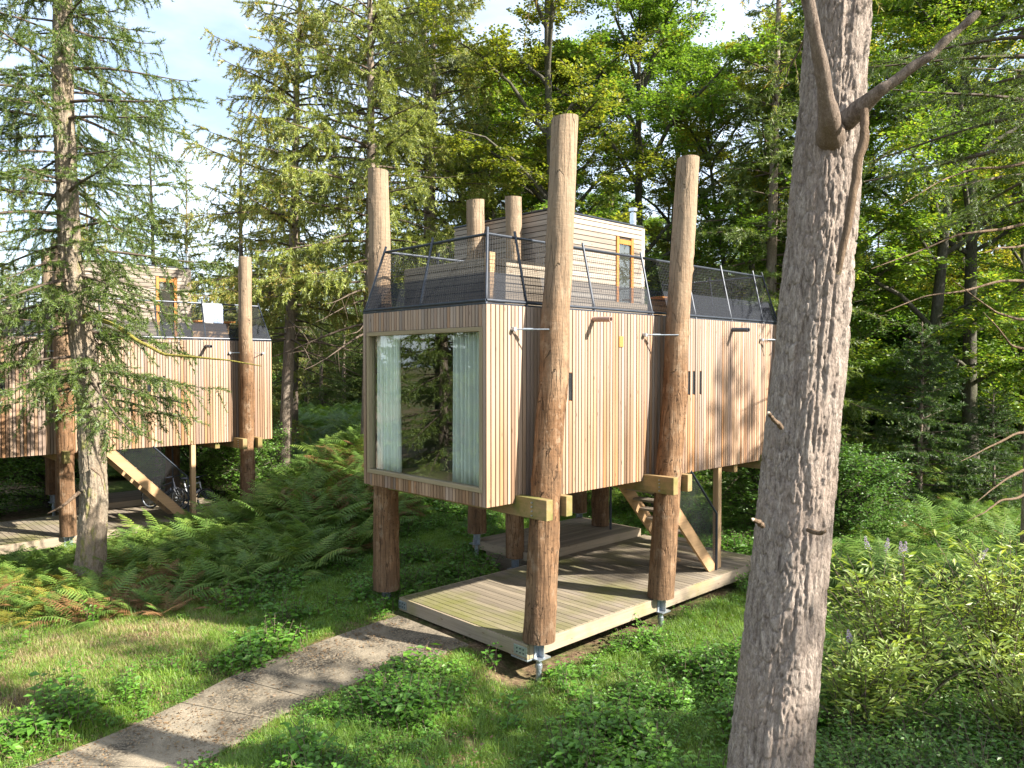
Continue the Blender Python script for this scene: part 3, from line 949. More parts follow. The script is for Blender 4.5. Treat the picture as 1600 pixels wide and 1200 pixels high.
# -- sloping railing with net
rail = O('roof_railing', mesh_np('lower_rail', [rod_arrays((0.02, 0.02, ZT + 0.06), (CL - 0.02, 0.02, ZT + 0.06), 0.024) + (0,),
                                                 rod_arrays((0.02, 0.02, ZT + 0.06), (0.02, CW - 0.02, ZT + 0.06), 0.024) + (0,),
                                                 rod_arrays((0.02, CW - 0.02, ZT + 0.06), (TU0 - 0.05, CW - 0.02, ZT + 0.06), 0.024) + (0,),
                                                 rod_arrays((CL - 0.02, 0.02, ZT + 0.06), (CL - 0.02, CW - 0.02, ZT + 0.06), 0.024) + (0,)], [M['black']]), cabin)
IN, HR = 0.28, 1.10
ZR0, ZR1 = ZT + 0.06, ZT + 0.06 + 1.04
def rpost(u, v, du, dv):
    p0 = np.array([u, v, ZT + 0.0]); p1 = np.array([u + du, v + dv, ZR1 + 0.10])
    rod('railing_post', M['black'], p0, p1, 0.021, rail)
rpost(0.02, 0.02, IN, IN); rpost(0.02, CW - 0.02, IN, -IN); rpost(CL - 0.02, 0.02, -IN, IN); rpost(CL - 0.02, CW - 0.02, -IN, -IN)
for u in (0.87, 2.5, 4.15, 5.6, 6.95, 8.3):
    rpost(u, 0.02, 0, IN)
rpost(0.02, 1.65, IN, 0)
for u in (1.5, 3.0):
    rpost(u, CW - 0.02, 0, -IN)
rpost(CL - 0.02, 1.65, -IN, 0)
tops = [((0.02 + IN, 0.02 + IN), (CL - 0.02 - IN, 0.02 + IN)), ((0.02 + IN, 0.02 + IN), (0.02 + IN, CW - 0.02 - IN)),
        ((0.02 + IN, CW - 0.02 - IN), (TU0 - 0.03, CW - 0.02 - IN)), ((CL - 0.02 - IN, 0.02 + IN), (CL - 0.02 - IN, CW - 0.02 - IN))]
for a, b in tops:
    rod('top_rail', M['black'], (a[0], a[1], ZR1), (b[0], b[1], ZR1), 0.024, rail)
def net_panel(b0, b1, t0, t1):
    b0, b1, t0, t1 = [np.array(q, float) for q in (b0, b1, t0, t1)]
    n = int(np.linalg.norm(b1 - b0) / 0.055)
    s = np.linspace(0, 1, n)[:, None]
    bot = b0 + (b1 - b0) * s
    top = t0 + (t1 - t0) * s
    P = np.stack([bot, top], 1)
    parts = [tubes(P, np.full((n, 2), 0.0026), 3) + (0,)]
    m_ = 19
    k = np.linspace(0.02, 0.98, m_)[:, None]
    P = np.stack([b0 + (t0 - b0) * k, b1 + (t1 - b1) * k], 1)
    parts.append(tubes(P, np.full((m_, 2), 0.0026), 3) + (0,))
    O('netting', mesh_np('netting', parts, [M['net']]), rail)
    # denser shade cloth along the foot
    k = 0.42
    off = np.cross(nrm(b1 - b0), nrm(t0 - b0)) * 0.008
    V = np.stack([b0 + off, b1 + off, b1 + (t1 - b1) * k + off, b0 + (t0 - b0) * k + off])
    O('shade_cloth', mesh_np('shade_cloth', [(V, np.array([[0, 1, 2, 3]]), 0)], [M['veil']]), rail)
C = lambda u, v, z: (u, v, z)
net_panel(C(0.02, 0.02, ZR0), C(CL - 0.02, 0.02, ZR0), C(0.02 + IN, 0.02 + IN, ZR1), C(CL - 0.02 - IN, 0.02 + IN, ZR1))
net_panel(C(0.02, CW - 0.02, ZR0), C(0.02, 0.02, ZR0), C(0.02 + IN, CW - 0.02 - IN, ZR1), C(0.02 + IN, 0.02 + IN, ZR1))
net_panel(C(CL - 0.02, 0.02, ZR0), C(CL - 0.02, CW - 0.02, ZR0), C(CL - 0.02 - IN, 0.02 + IN, ZR1), C(CL - 0.02 - IN, CW - 0.02 - IN, ZR1))
net_panel(C(0.02, CW - 0.02, ZR0), C(TU0 - 0.05, CW - 0.02, ZR0), C(0.02 + IN, CW - 0.02 - IN, ZR1), C(TU0 - 0.05, CW - 0.02 - IN, ZR1))

# -- log posts
def log_mesh(p0, p1, r0, r1, seed):
    rs = np.random.RandomState(seed)
    K, Sd = 90, 36
    H = p1[2] - p0[2]
    t = np.linspace(0, 1, K)
    cx = p0[0] + (p1[0] - p0[0]) * t + 0.14 * (fbm(t * 5 + seed * 3.1, t * 0 + 1.5, None, 2, seed) - 0.5) * np.sin(np.pi * t)
    cy = p0[1] + (p1[1] - p0[1]) * t + 0.10 * (fbm(t * 5 + seed * 3.1, t * 0 + 8.5, None, 2, seed) - 0.5) * np.sin(np.pi * t)
    r = r0 + (r1 - r0) * t
    a = np.linspace(0, 2 * np.pi, Sd, endpoint=False)
    A, T = np.meshgrid(a, t)
    rr = r[:, None] * (1 + 0.11 * (fbm(np.cos(A) * 1.3 + seed, np.sin(A) * 1.3, T * 7, 3, seed) - 0.5) + 0.06 * (fbm(np.cos(A) * 5, np.sin(A) * 5, T * 2.2 * H, 3, seed + 4) - 0.5))
    for _ in range(int(H * 3)):     # branch scars
        ka, kt = rs.uniform(0, 2 * np.pi), rs.uniform(0.03, 0.97)
        da = np.abs((A - ka + np.pi) % (2 * np.pi) - np.pi) * r0
        dz = (T - kt) * H
        rr += rs.uniform(0.008, 0.028) * np.exp(-(da / 0.05) ** 2 - (dz / 0.055) ** 2)
    X = cx[:, None] + rr * np.cos(A); Y = cy[:, None] + rr * np.sin(A)
    Z = p0[2] + T * H + np.zeros_like(A)
    Z[-1] += 0.02 * np.cos(a + seed)
    V = np.stack([X, Y, Z], -1).reshape(-1, 3)
    i = np.arange(K * Sd).reshape(K, Sd)
    F = np.stack([i[:-1], np.roll(i[:-1], -1, 1), np.roll(i[1:], -1, 1), i[1:]], -1).reshape(-1, 4)
    n = len(V)
    V = np.concatenate([V, [[cx[0], cy[0], p0[2]], [cx[-1], cy[-1], p1[2] + 0.01]]])
    c0 = np.array([[n, (k + 1) % Sd, k] for k in range(Sd)])
    e = (K - 1) * Sd
    c1 = np.array([[n + 1, e + k, e + (k + 1) % Sd] for k in range(Sd)])
    return mesh_np('log', [(V, F, 0, True), (V, c0, 0), (V, c1, 0)], [M['log']])
DECK_Z = 0.68
POSTS = [((0.81, -0.30, 0.70), (1.39, -0.30, 8.78), 0.245, 0.205), ((4.0, -0.30, 0.70), (4.81, -0.30, 8.78), 0.245, 0.205),
         ((8.5, -0.30, 0.62), (9.2, -0.30, 7.4), 0.24, 0.20), ((0.70, 3.62, 0.68), (0.62, 3.72, 8.57), 0.25, 0.19),
         ((4.0, 3.52, 0.72), (3.98, 3.56, 8.55), 0.20, 0.175), ((4.05, 4.85, 1.05), (4.02, 4.85, 8.68), 0.22, 0.20),
         ((7.35, 3.9, 0.88), (7.35, 3.9, 2.80), 0.22, 0.21), ((7.8, 5.0, 1.0), (7.8, 5.0, 8.3), 0.21, 0.19)]
for i, (a, b, r0, r1) in enumerate(POSTS):
    lp = O('log_post', log_mesh(a, b, r0, r1, 20 + i), cabin)
    if i == 6:
        continue
    parts = []
    zb = a[2] - 0.012
    gz = -0.25
    for q in (box_arrays(a[0] - 0.14, a[0] + 0.14, a[1] - 0.14, a[1] + 0.14, zb - 0.016, zb),
              box_arrays(a[0] - 0.13, a[0] + 0.13, a[1] - 0.13, a[1] + 0.13, zb - 0.26, zb - 0.24),
              box_arrays(a[0] - 0.008, a[0] + 0.008, a[1] - 0.11, a[1] + 0.11, zb - 0.24, zb - 0.017),
              box_arrays(a[0] + 0.009, a[0] + 0.10, a[1] - 0.008, a[1] + 0.008, zb - 0.24, zb - 0.017),
              box_arrays(a[0] - 0.10, a[0] - 0.009, a[1] - 0.008, a[1] + 0.008, zb - 0.24, zb - 0.017)):
        parts.append(q + (0,))
    parts.append(rod_arrays((a[0], a[1], gz), (a[0], a[1], zb - 0.261), 0.045, 14) + (0,))
    parts.append(rod_arrays((a[0], a[1], zb - 0.42), (a[0], a[1], zb - 0.36), 0.056, 14) + (0,))
    O('steel_foot', mesh_np('steel_foot', parts, [M['steel']]), lp)

# -- paired beams, clamped round the posts
def beam(u, v0, v1, z0=2.61, z1=2.92):
    b = O('beam', box_mesh('beam', 0.14, v1 - v0, z1 - z0, M['beam'], 0.006, (0.5, 0.0, 0.0)), cabin, (u, v0, z0))
    for k in range(4):
        V, F = rod_arrays((-0.09, 0.30, 0.05 + 0.065 * k), (0.085, 0.30, 0.05 + 0.065 * k), 0.012, 8)
        O('bolt', mesh_np('bolt', [(V, F, 0)], [M['steel']]), b)
beam(0.67, -0.66, 4.0); beam(1.15, -0.62, 4.0)
beam(3.93, -0.66, 5.3); beam(4.44, -0.62, 5.3)
beam(8.23, -0.66, 3.5); beam(8.72, -0.62, 3.5)
beam(7.3, 0.1, 5.6)

# -- tie rods between wall and posts
for (u, ut) in ((0.53, 1.10), (3.84, 4.40), (8.12, 8.62)):
    zt = 5.47
    r = rod('tie_rod', M['steel'], (u, -0.03, zt), (ut - 0.1, -0.45, zt), 0.011, cabin)
    rod('bracket', M['steel'], (u, 0.0, zt), (u, -0.075, zt), 0.035, r, 10)
    rod('turnbuckle', M['steel'], (u + 0.12, -0.118, zt), (u + 0.24, -0.206, zt), 0.022, r, 8)
    r2 = rod('tie_rod', M['steel'], (ut + 0.55, -0.03, zt), (ut + 0.1, -0.45, zt), 0.011, cabin)
    rod('bracket', M['steel'], (ut + 0.55, 0.0, zt), (ut + 0.55, -0.075, zt), 0.035, r2, 10)
# -- scupper pipes, name plate
def pipe_arr(p0, p1, ro, ri):
    p0, p1 = np.array(p0, float), np.array(p1, float)
    P = np.stack([p0, p1, p1, p0])[None]
    d = nrm(p1 - p0)
    P[0, 1] = p1; P[0, 2] = p1 + d * 1e-3
    V1, F1 = tubes(np.stack([p0, p1])[None], np.array([[ro, ro]]), 16)
    V2, F2 = tubes(np.stack([p1, p0])[None], np.array([[ri, ri]]), 16)
    V3, F3 = tubes(np.stack([p1 - d * 1e-4, p1 + d * 1e-4])[None], np.array([[ro, ri]]), 16)
    return [(V1, F1, 0, True), (V2, F2, 0, True), (V3, F3, 0)]
O('scupper_pipe', mesh_np('scupper_pipe', pipe_arr((2.44, 0.02, 5.70), (2.44, -0.38, 5.685), 0.045, 0.036), [M['pipe_clay']]), cabin)
O('scupper_pipe', mesh_np('scupper_pipe', pipe_arr((6.94, 0.02, 5.66), (6.94, -0.38, 5.645), 0.045, 0.036), [M['pipe_dark']]), cabin)
slab('name_plate', M['tagplate'], (3.13, -0.012, 5.24), (3.25, 0.002, 5.43), cabin)
rod('downpipe', M['black'], (7.2, 3.45, 0.86), (7.2, 3.45, 2.80), 0.03, cabin)

# ------------------------------------------------------------------ decks under the cabin
deck = thing('timber_deck', 'long ground-level deck of worn boards beneath the central cabin, path at its front edge', 'deck', (BASE1[0], BASE1[1], 0), ANG, 'decks under the cabins')
DU_0, DU_1, DV_0, DV_1 = 0.62, 7.95, -0.24, 2.98
nb = 52
pb = (DU_1 - DU_0) / nb
for i in range(nb):
    O('deck_board', box_mesh('deck_board', round(pb - 0.008, 4), DV_1 - DV_0 - 0.002, 0.032, M['deck'], 0.004, (0.5, 0.0, 1.0)), deck, (DU_0 + (i + 0.5) * pb, DV_0, DECK_Z + rnd.uniform(-0.002, 0.002)))
slab('fascia', M['fascia_x'], (DU_0, DV_0 - 0.048, DECK_Z - 0.235), (DU_0 + 3.3, DV_0 - 0.004, DECK_Z - 0.004), deck)
slab('fascia', M['fascia_x'], (DU_0 + 3.305, DV_0 - 0.047, DECK_Z - 0.235), (DU_1, DV_0 - 0.004, DECK_Z - 0.004), deck)
slab('fascia', M['fascia_x'], (DU_0, DV_1 + 0.004, DECK_Z - 0.235), (DU_1, DV_1 + 0.048, DECK_Z - 0.004), deck)
slab('fascia', M['fascia_y'], (DU_0 - 0.05, DV_0 - 0.047, DECK_Z - 0.235), (DU_0 - 0.006, DV_1 + 0.047, DECK_Z - 0.005), deck)
slab('fascia', M['fascia_y'], (DU_1 + 0.006, DV_0 - 0.047, DECK_Z - 0.235), (DU_1 + 0.05, DV_1 + 0.047, DECK_Z - 0.005), deck)
for v in (0.05, 1.4, 2.75):
    slab('bearer', M['grey_x'], (DU_0 + 0.05, v - 0.04, DECK_Z - 0.22), (DU_1 - 0.05, v + 0.04, DECK_Z - 0.036), deck)
for (v0, v1) in ((DV_0 - 0.05, DV_0 + 0.24), (DV_1 - 0.18, DV_1 + 0.05)):
    pl = slab('corner_plate', M['steel'], (DU_0 - 0.06, v0, DECK_Z - 0.20), (DU_0 - 0.051, v1, DECK_Z - 0.05), deck)
    for q in range(6):
        V, F = rod_arrays((-0.012, -0.07 + 0.07 * (q % 3), 0.045 + 0.06 * (q // 3)), (0.0, -0.07 + 0.07 * (q % 3), 0.045 + 0.06 * (q // 3)), 0.013, 8)
        O('bolt', mesh_np('bolt', [(V, F, 0)], [M['black']]), pl)
slab('corner_plate', M['steel'], (DU_0 - 0.06, DV_0 - 0.055, DECK_Z - 0.262), (DU_0 + 0.3, DV_0 + 0.3, DECK_Z - 0.24), deck)

rdeck = thing('raised_deck', 'raised platform of grey boards at the rear beneath the central cabin', 'deck', (BASE1[0], BASE1[1], 0), ANG, 'raised rear decks')
RU0, RU1, RV0, RV1, RZ = 4.1, 7.8, 3.06, 5.0, 0.86
nb2 = 14
pb2 = (RV1 - RV0) / nb2
for i in range(nb2):
    O('deck_board', box_mesh('deck_board', RU1 - RU0, round(pb2 - 0.008, 4), 0.032, M['grey_x'], 0.004, (0.0, 0.5, 1.0)), rdeck, (RU0, RV0 + (i + 0.5) * pb2, RZ))
slab('fascia', M['fascia_x'], (RU0, RV0 - 0.048, RZ - 0.19), (RU1, RV0 - 0.004, RZ - 0.003), rdeck)
slab('fascia', M['fascia_y'], (RU0 - 0.05, RV0 - 0.047, RZ - 0.19), (RU0 - 0.004, RV1, RZ - 0.004), rdeck)
slab('fascia', M['fascia_y'], (RU1 + 0.004, RV0 - 0.047, RZ - 0.19), (RU1 + 0.05, RV1, RZ - 0.004), rdeck)
for u in (4.5, 6.0, 7.5):
    slab('bearer', M['grey_y'], (u - 0.05, RV0 + 0.02, -0.1), (u + 0.05, RV1 - 0.02, RZ - 0.036), rdeck)

# ------------------------------------------------------------------ staircase
st = thing('staircase', 'open timber stair with black handrail rising under the central cabin', 'staircase', (BASE1[0], BASE1[1], 0), ANG, 'stairs up into the cabins')
SU0, SU1, SZ0, SZ1 = 6.36, 4.32, DECK_Z, 2.80
slope = math.atan2(SZ1 - SZ0, SU0 - SU1)
for v in (0.05, 0.95):
    # stringer as a sheared box in the u-z plane
    wv = 0.06
    P = [(SU0 + 0.12, SZ0 + 0.003), (SU0 - 0.22, SZ0 + 0.003), (SU1 - 0.22, SZ1 - 0.02), (SU1 + 0.14, SZ1 - 0.02)]
    V = np.array([[p[0], v - wv / 2, p[1]] for p in P] + [[p[0], v + wv / 2, p[1]] for p in P])
    F = np.array([[0, 3, 2, 1], [4, 5, 6, 7], [0, 1, 5, 4], [1, 2, 6, 5], [2, 3, 7, 6], [3, 0, 4, 7]])[:, ::-1]
    O('stringer', mesh_np('stringer', [(V, F, 0)], [M['timber_x']]), st)
nt_ = 9
for i in range(nt_):
    f = (i + 0.8) / (nt_ + 0.4)
    O('tread', box_mesh('tread', 0.24, 0.835, 0.045, M['grey_y'], 0.004), st, (SU0 + (SU1 - SU0) * f, 0.5, SZ0 + (SZ1 - SZ0) * f))
hr = [(SU0 + 0.02, 0.0, SZ0 + 0.005), (SU0 + 0.02, 0.0, SZ0 + 1.17), (SU1 + 1.1, 0.0, SZ0 + 1.17 + (SU0 - SU1 - 1.1) * math.tan(slope))]
poly_tube('handrail', M['black'], hr[:2], 0.024, st)
poly_tube('handrail', M['black'], hr[1:], 0.024, st)
parts = []
n = 46
for i in range(n):
    u = SU0 - 0.03 - i * 0.042
    zf = SZ0 + (SU0 - u) * math.tan(slope)
    parts.append(rod_arrays((u, 0.0, zf + 0.14), (u, 0.0, min(zf + 1.15, 2.79)), 0.0028, 3) + (0,))
for k in range(20):
    o_ = 0.16 + k * 0.052
    uu = SU0 - 0.03; ue = SU1 + 0.14
    z0_, z1_ = SZ0 + o_, SZ0 + o_ + (uu - ue) * math.tan(slope)
    if z1_ > 2.79:
        ue = uu - (2.79 - z0_) / math.tan(slope); z1_ = 2.79
    parts.append(rod_arrays((uu, 0.0, z0_), (ue, 0.0, z1_), 0.0028, 3) + (0,))
O('mesh_panel', mesh_np('mesh_panel', parts, [M['net']]), st)
O('timber_post', box_mesh('timber_post', 0.13, 0.13, ZB - DECK_Z - 0.004, M['timber_z'], 0.006), st, (SU0 + 0.20, 0.10, DECK_Z + 0.004))

# ------------------------------------------------------------------ curtains in the window
def curtain(name, label, v0, v1, seed):
    K, Z = 60, 10
    v = np.linspace(v0, v1, K)
    zz = np.linspace(GZ0 - 0.02, GZ1 + 0.02, Z)
    A, B = np.meshgrid(v, zz)
    X = 0.20 + 0.045 * np.sin(A * 62 + seed) + 0.015 * np.sin(A * 23 + B * 0.8)
    V = np.stack([X, A, B], -1).reshape(-1, 3)
    i = np.arange(K * Z).reshape(Z, K)
    F = np.stack([i[:-1, :-1], i[:-1, 1:], i[1:, 1:], i[1:, :-1]], -1).reshape(-1, 4)
    o = O(name, mesh_np(name, [(V, F, 0, True)], [M['curtain']]), None, (BASE1[0], BASE1[1], 0), (0, 0, ANG))
    md = o.modifiers.new('thickness', 'SOLIDIFY'); md.thickness = 0.004
    tag(o, label, 'curtain', 'curtains in the picture window')
curtain('curtain', 'pale gathered curtain at the right side of the picture window', 0.16, 0.98, 0.3)
curtain('curtain', 'pale narrow curtain at the left side of the picture window', 2.45, 3.08, 1.7)
bed = thing('bed', 'low bed with a pale cover inside the picture window', 'bed', (BASE1[0], BASE1[1], 0), ANG)
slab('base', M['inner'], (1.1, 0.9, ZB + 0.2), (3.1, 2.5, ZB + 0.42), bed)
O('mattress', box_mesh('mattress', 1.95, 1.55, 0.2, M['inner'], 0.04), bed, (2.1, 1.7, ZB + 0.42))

# ------------------------------------------------------------------ the second cabin, on the left
def second(o, label):
    c = copy_tree(o)
    c.location = (BASE2[0], BASE2[1], DZ2)
    c['label'] = label
    return c
cabin2 = second(cabin, 'timber cabin on the left, farther back, partly behind the spruce')
second(deck, 'deck of worn boards beneath the left cabin, beyond the bracken')
second(rdeck, 'raised platform of grey boards at the rear beneath the left cabin')
second(st, 'open timber stair with netted side under the left cabin')
M2 = Matrix.Translation((BASE2[0], BASE2[1], DZ2)) @ Matrix.Rotation(ANG, 4, 'Z')

# towel over its railing
def towel():
    K, Z = 16, 14
    a = np.linspace(0, 0.62, K)
    b = np.linspace(-0.30, 0.62, Z)
    A, B = np.meshgrid(a, b)
    sgn = np.where(B < 0, 1, -1)
    Y = np.where(B < 0, 0.055, -0.05) * np.clip(np.abs(B) * 8, 0, 1) - 0.025 * np.sin(A * 14) * np.clip(np.abs(B), 0, 0.5) * 2
    Zc = -np.abs(B) + 0.032
    V = np.stack([A, Y, Zc], -1).reshape(-1, 3)
    i = np.arange(K * Z).reshape(Z, K)
    F = np.stack([i[:-1, :-1], i[:-1, 1:], i[1:, 1:], i[1:, :-1]], -1).reshape(-1, 4)
    half = (np.arange(len(F)) % (K - 1)) >= (K // 2)
    o = O('towel', mesh_np('towel', [(V, F[~half], 0, True), (V, F[half], 1, True)], [M['towel_white'], M['towel_blue']]))
    md = o.modifiers.new('thickness', 'SOLIDIFY'); md.thickness = 0.008
    p = M2 @ Vector((6.95, 0.02 + IN, ZR1))
    o.location = p
    o.rotation_euler = (0, 0, ANG)
    tag(o, 'white and pale blue towel hung over the left cabin railing', 'towel')
towel()

# bicycles on its deck
def bicycle(label, u, v, rz, paint):
    p = M2 @ Vector((u, v, DECK_Z))
    b = thing('bicycle', label, 'bicycle', p, ANG + rz, 'bicycles parked under the left cabin')
    def torus(cx, R_, r):
        a = np.linspace(0, 2 * np.pi, 33)
        P = np.stack([cx + R_ * np.cos(a), 0 * a, 0.345 + R_ * np.sin(a)], 1)
        return tubes(P[None], np.full((1, 33), r), 6)
    for cx in (-0.55, 0.55):
        w = O('wheel', mesh_np('wheel', [torus(cx, 0.315, 0.026) + (0, True)], [M['rubber']]), b)
        sp = []
        for k in range(18):
            a = k * 2 * np.pi / 18
            sp.append(rod_arrays((cx, 0, 0.345), (cx + 0.29 * math.cos(a), 0, 0.345 + 0.29 * math.sin(a)), 0.002, 3) + (0,))
        sp.append(torus(cx, 0.288, 0.012) + (0, True))
        O('rim', mesh_np('rim', sp, [M['steel']]), w)
    fr = []
    def seg(a, c, r):
        fr.append(rod_arrays((a[0], 0, a[1]), (c[0], 0, c[1]), r, 8) + (0,))
    bb, st_, hd0, hd1, rw, fw = (-0.08, 0.30), (-0.22, 0.80), (0.36, 0.66), (0.32, 0.86), (-0.55, 0.345), (0.55, 0.345)
    seg(bb, st_, 0.018); seg(bb, hd0, 0.034); seg((-0.19, 0.68), hd1, 0.02); seg(bb, rw, 0.013); seg((-0.18, 0.66), rw, 0.011); seg(hd0, hd1, 0.024)
    O('frame', mesh_np('frame', fr, [paint]), b)
    O('fork', mesh_np('fork', [rod_arrays((0.36, 0.05, 0.66), (0.55, 0.05, 0.345), 0.013) + (0,), rod_arrays((0.36, -0.05, 0.66), (0.55, -0.05, 0.345), 0.013) + (0,), rod_arrays((0.36, -0.06, 0.67), (0.36, 0.06, 0.67), 0.018) + (0,)], [M['bikeblack']]), b)
    O('handlebar', mesh_np('handlebar', [rod_arrays((0.31, 0, 0.86), (0.29, 0, 1.0), 0.014) + (0,), rod_arrays((0.29, 0, 1.0), (0.34, 0.0, 1.02), 0.014) + (0,), rod_arrays((0.32, -0.32, 1.03), (0.32, 0.32, 1.03), 0.014) + (0,)], [M['bikeblack']]), b)
    V, F, T = cbox_arrays(-0.36, -0.11, -0.07, 0.07, 0.93, 0.98, 0.02)
    V[:, 1] *= np.where(V[:, 0] > -0.2, 0.35, 1.0)
    O('saddle', mesh_np('saddle', [(V, F, 0), (V, T, 0), rod_arrays((-0.22, 0, 0.80), (-0.245, 0, 0.93), 0.013) + (0,)], [M['bikeblack']]), b)
    V, F, T = cbox_arrays(-0.02, 0.24, -0.04, 0.04, 0.40, 0.50, 0.015)
    V[:, 2] += (V[:, 0] + 0.02) * 0.75
    O('battery', mesh_np('battery', [(V, F, 0), (V, T, 0)], [M['bikeblack']]), b)
    O('crank', mesh_np('crank', [rod_arrays((-0.08, -0.09, 0.30), (-0.08, 0.09, 0.30), 0.05, 12) + (0,), rod_arrays((-0.08, -0.1, 0.30), (0.05, -0.1, 0.20), 0.012) + (0,), rod_arrays((-0.08, 0.1, 0.30), (-0.21, 0.1, 0.40), 0.012) + (0,)], [M['bikeblack']]), b)
bicycle('pale grey bicycle parked under the left cabin', 6.9, 1.15, R(-58), M['bikepaint'])
bicycle('dark bicycle behind the pale one under the left cabin', 6.35, 1.75, R(-60), M['bikeblack'])

# the left cabin stands on its own set of logs: straighter, and set at other points along the wall
_k2 = KIDS[cabin2.name]
_lp = [c for c in _k2 if c.name.startswith('log_post')]
for i, (a, b, r0, r1) in {0: ((-0.4, -0.30, 0.70), (-0.35, -0.30, 8.5), 0.235, 0.20), 1: ((3.2, -0.30, 0.70), (3.1, -0.30, 8.3), 0.20, 0.18), 2: ((8.05, -0.30, 0.66), (8.02, -0.30, 8.35), 0.215, 0.185)}.items():
    _lp[i].data = log_mesh(a, b, r0, r1, 40 + i)
    du = a[0] - POSTS[i][0][0]
    for f in KIDS[_lp[i].name]:
        f.location.x += du
for c in _k2:
    if c.name.startswith('beam'):
        x = c.location.x
        c.location.x = x - 1.12 if x < 2 else (x - 0.82 if x < 5 else (x - 0.42 if x > 8 else x))
    if c.name.startswith('tie_rod'):
        c.location.x = -1.1 if len([q for q in _k2 if q.name.startswith('tie_rod') and _k2.index(q) < _k2.index(c)]) < 2 else (-1.0 if len([q for q in _k2 if q.name.startswith('tie_rod') and _k2.index(q) < _k2.index(c)]) < 4 else -0.48)

# ================================================================== trees
def interp_poly(P, bi, t):
    """P (B,K,3); points at parameter t on branch bi, and tangents"""
    K = P.shape[1]
    x = np.clip(t, 0, 0.9999) * (K - 1)
    i = np.floor(x).astype(int)
    f = (x - i)[:, None]
    a, b = P[bi, i], P[bi, i + 1]
    return a * (1 - f) + b * f, nrm(b - a)

def rand_unit(rs, n):
    return nrm(rs.normal(size=(n, 3)))

def trunk_poly(H, r0, K, rs, wob, rtip=0.02, pw=0.9, lean=(0, 0)):
    t = np.linspace(0, 1, K)
    ph = rs.uniform(0, 6, 4)
    x = wob * (np.sin(t * 3.1 + ph[0]) - np.sin(ph[0])) + wob * 0.4 * (np.sin(t * 8 + ph[1]) - np.sin(ph[1])) + lean[0] * t
    y = wob * (np.sin(t * 2.7 + ph[2]) - np.sin(ph[2])) + lean[1] * t
    P = np.stack([x, y, t * H], 1)
    r = rtip + (r0 - rtip) * (1 - t) ** pw
    r = r * (1 + 0.45 * np.exp(-t * H / 0.45))
    return P, r

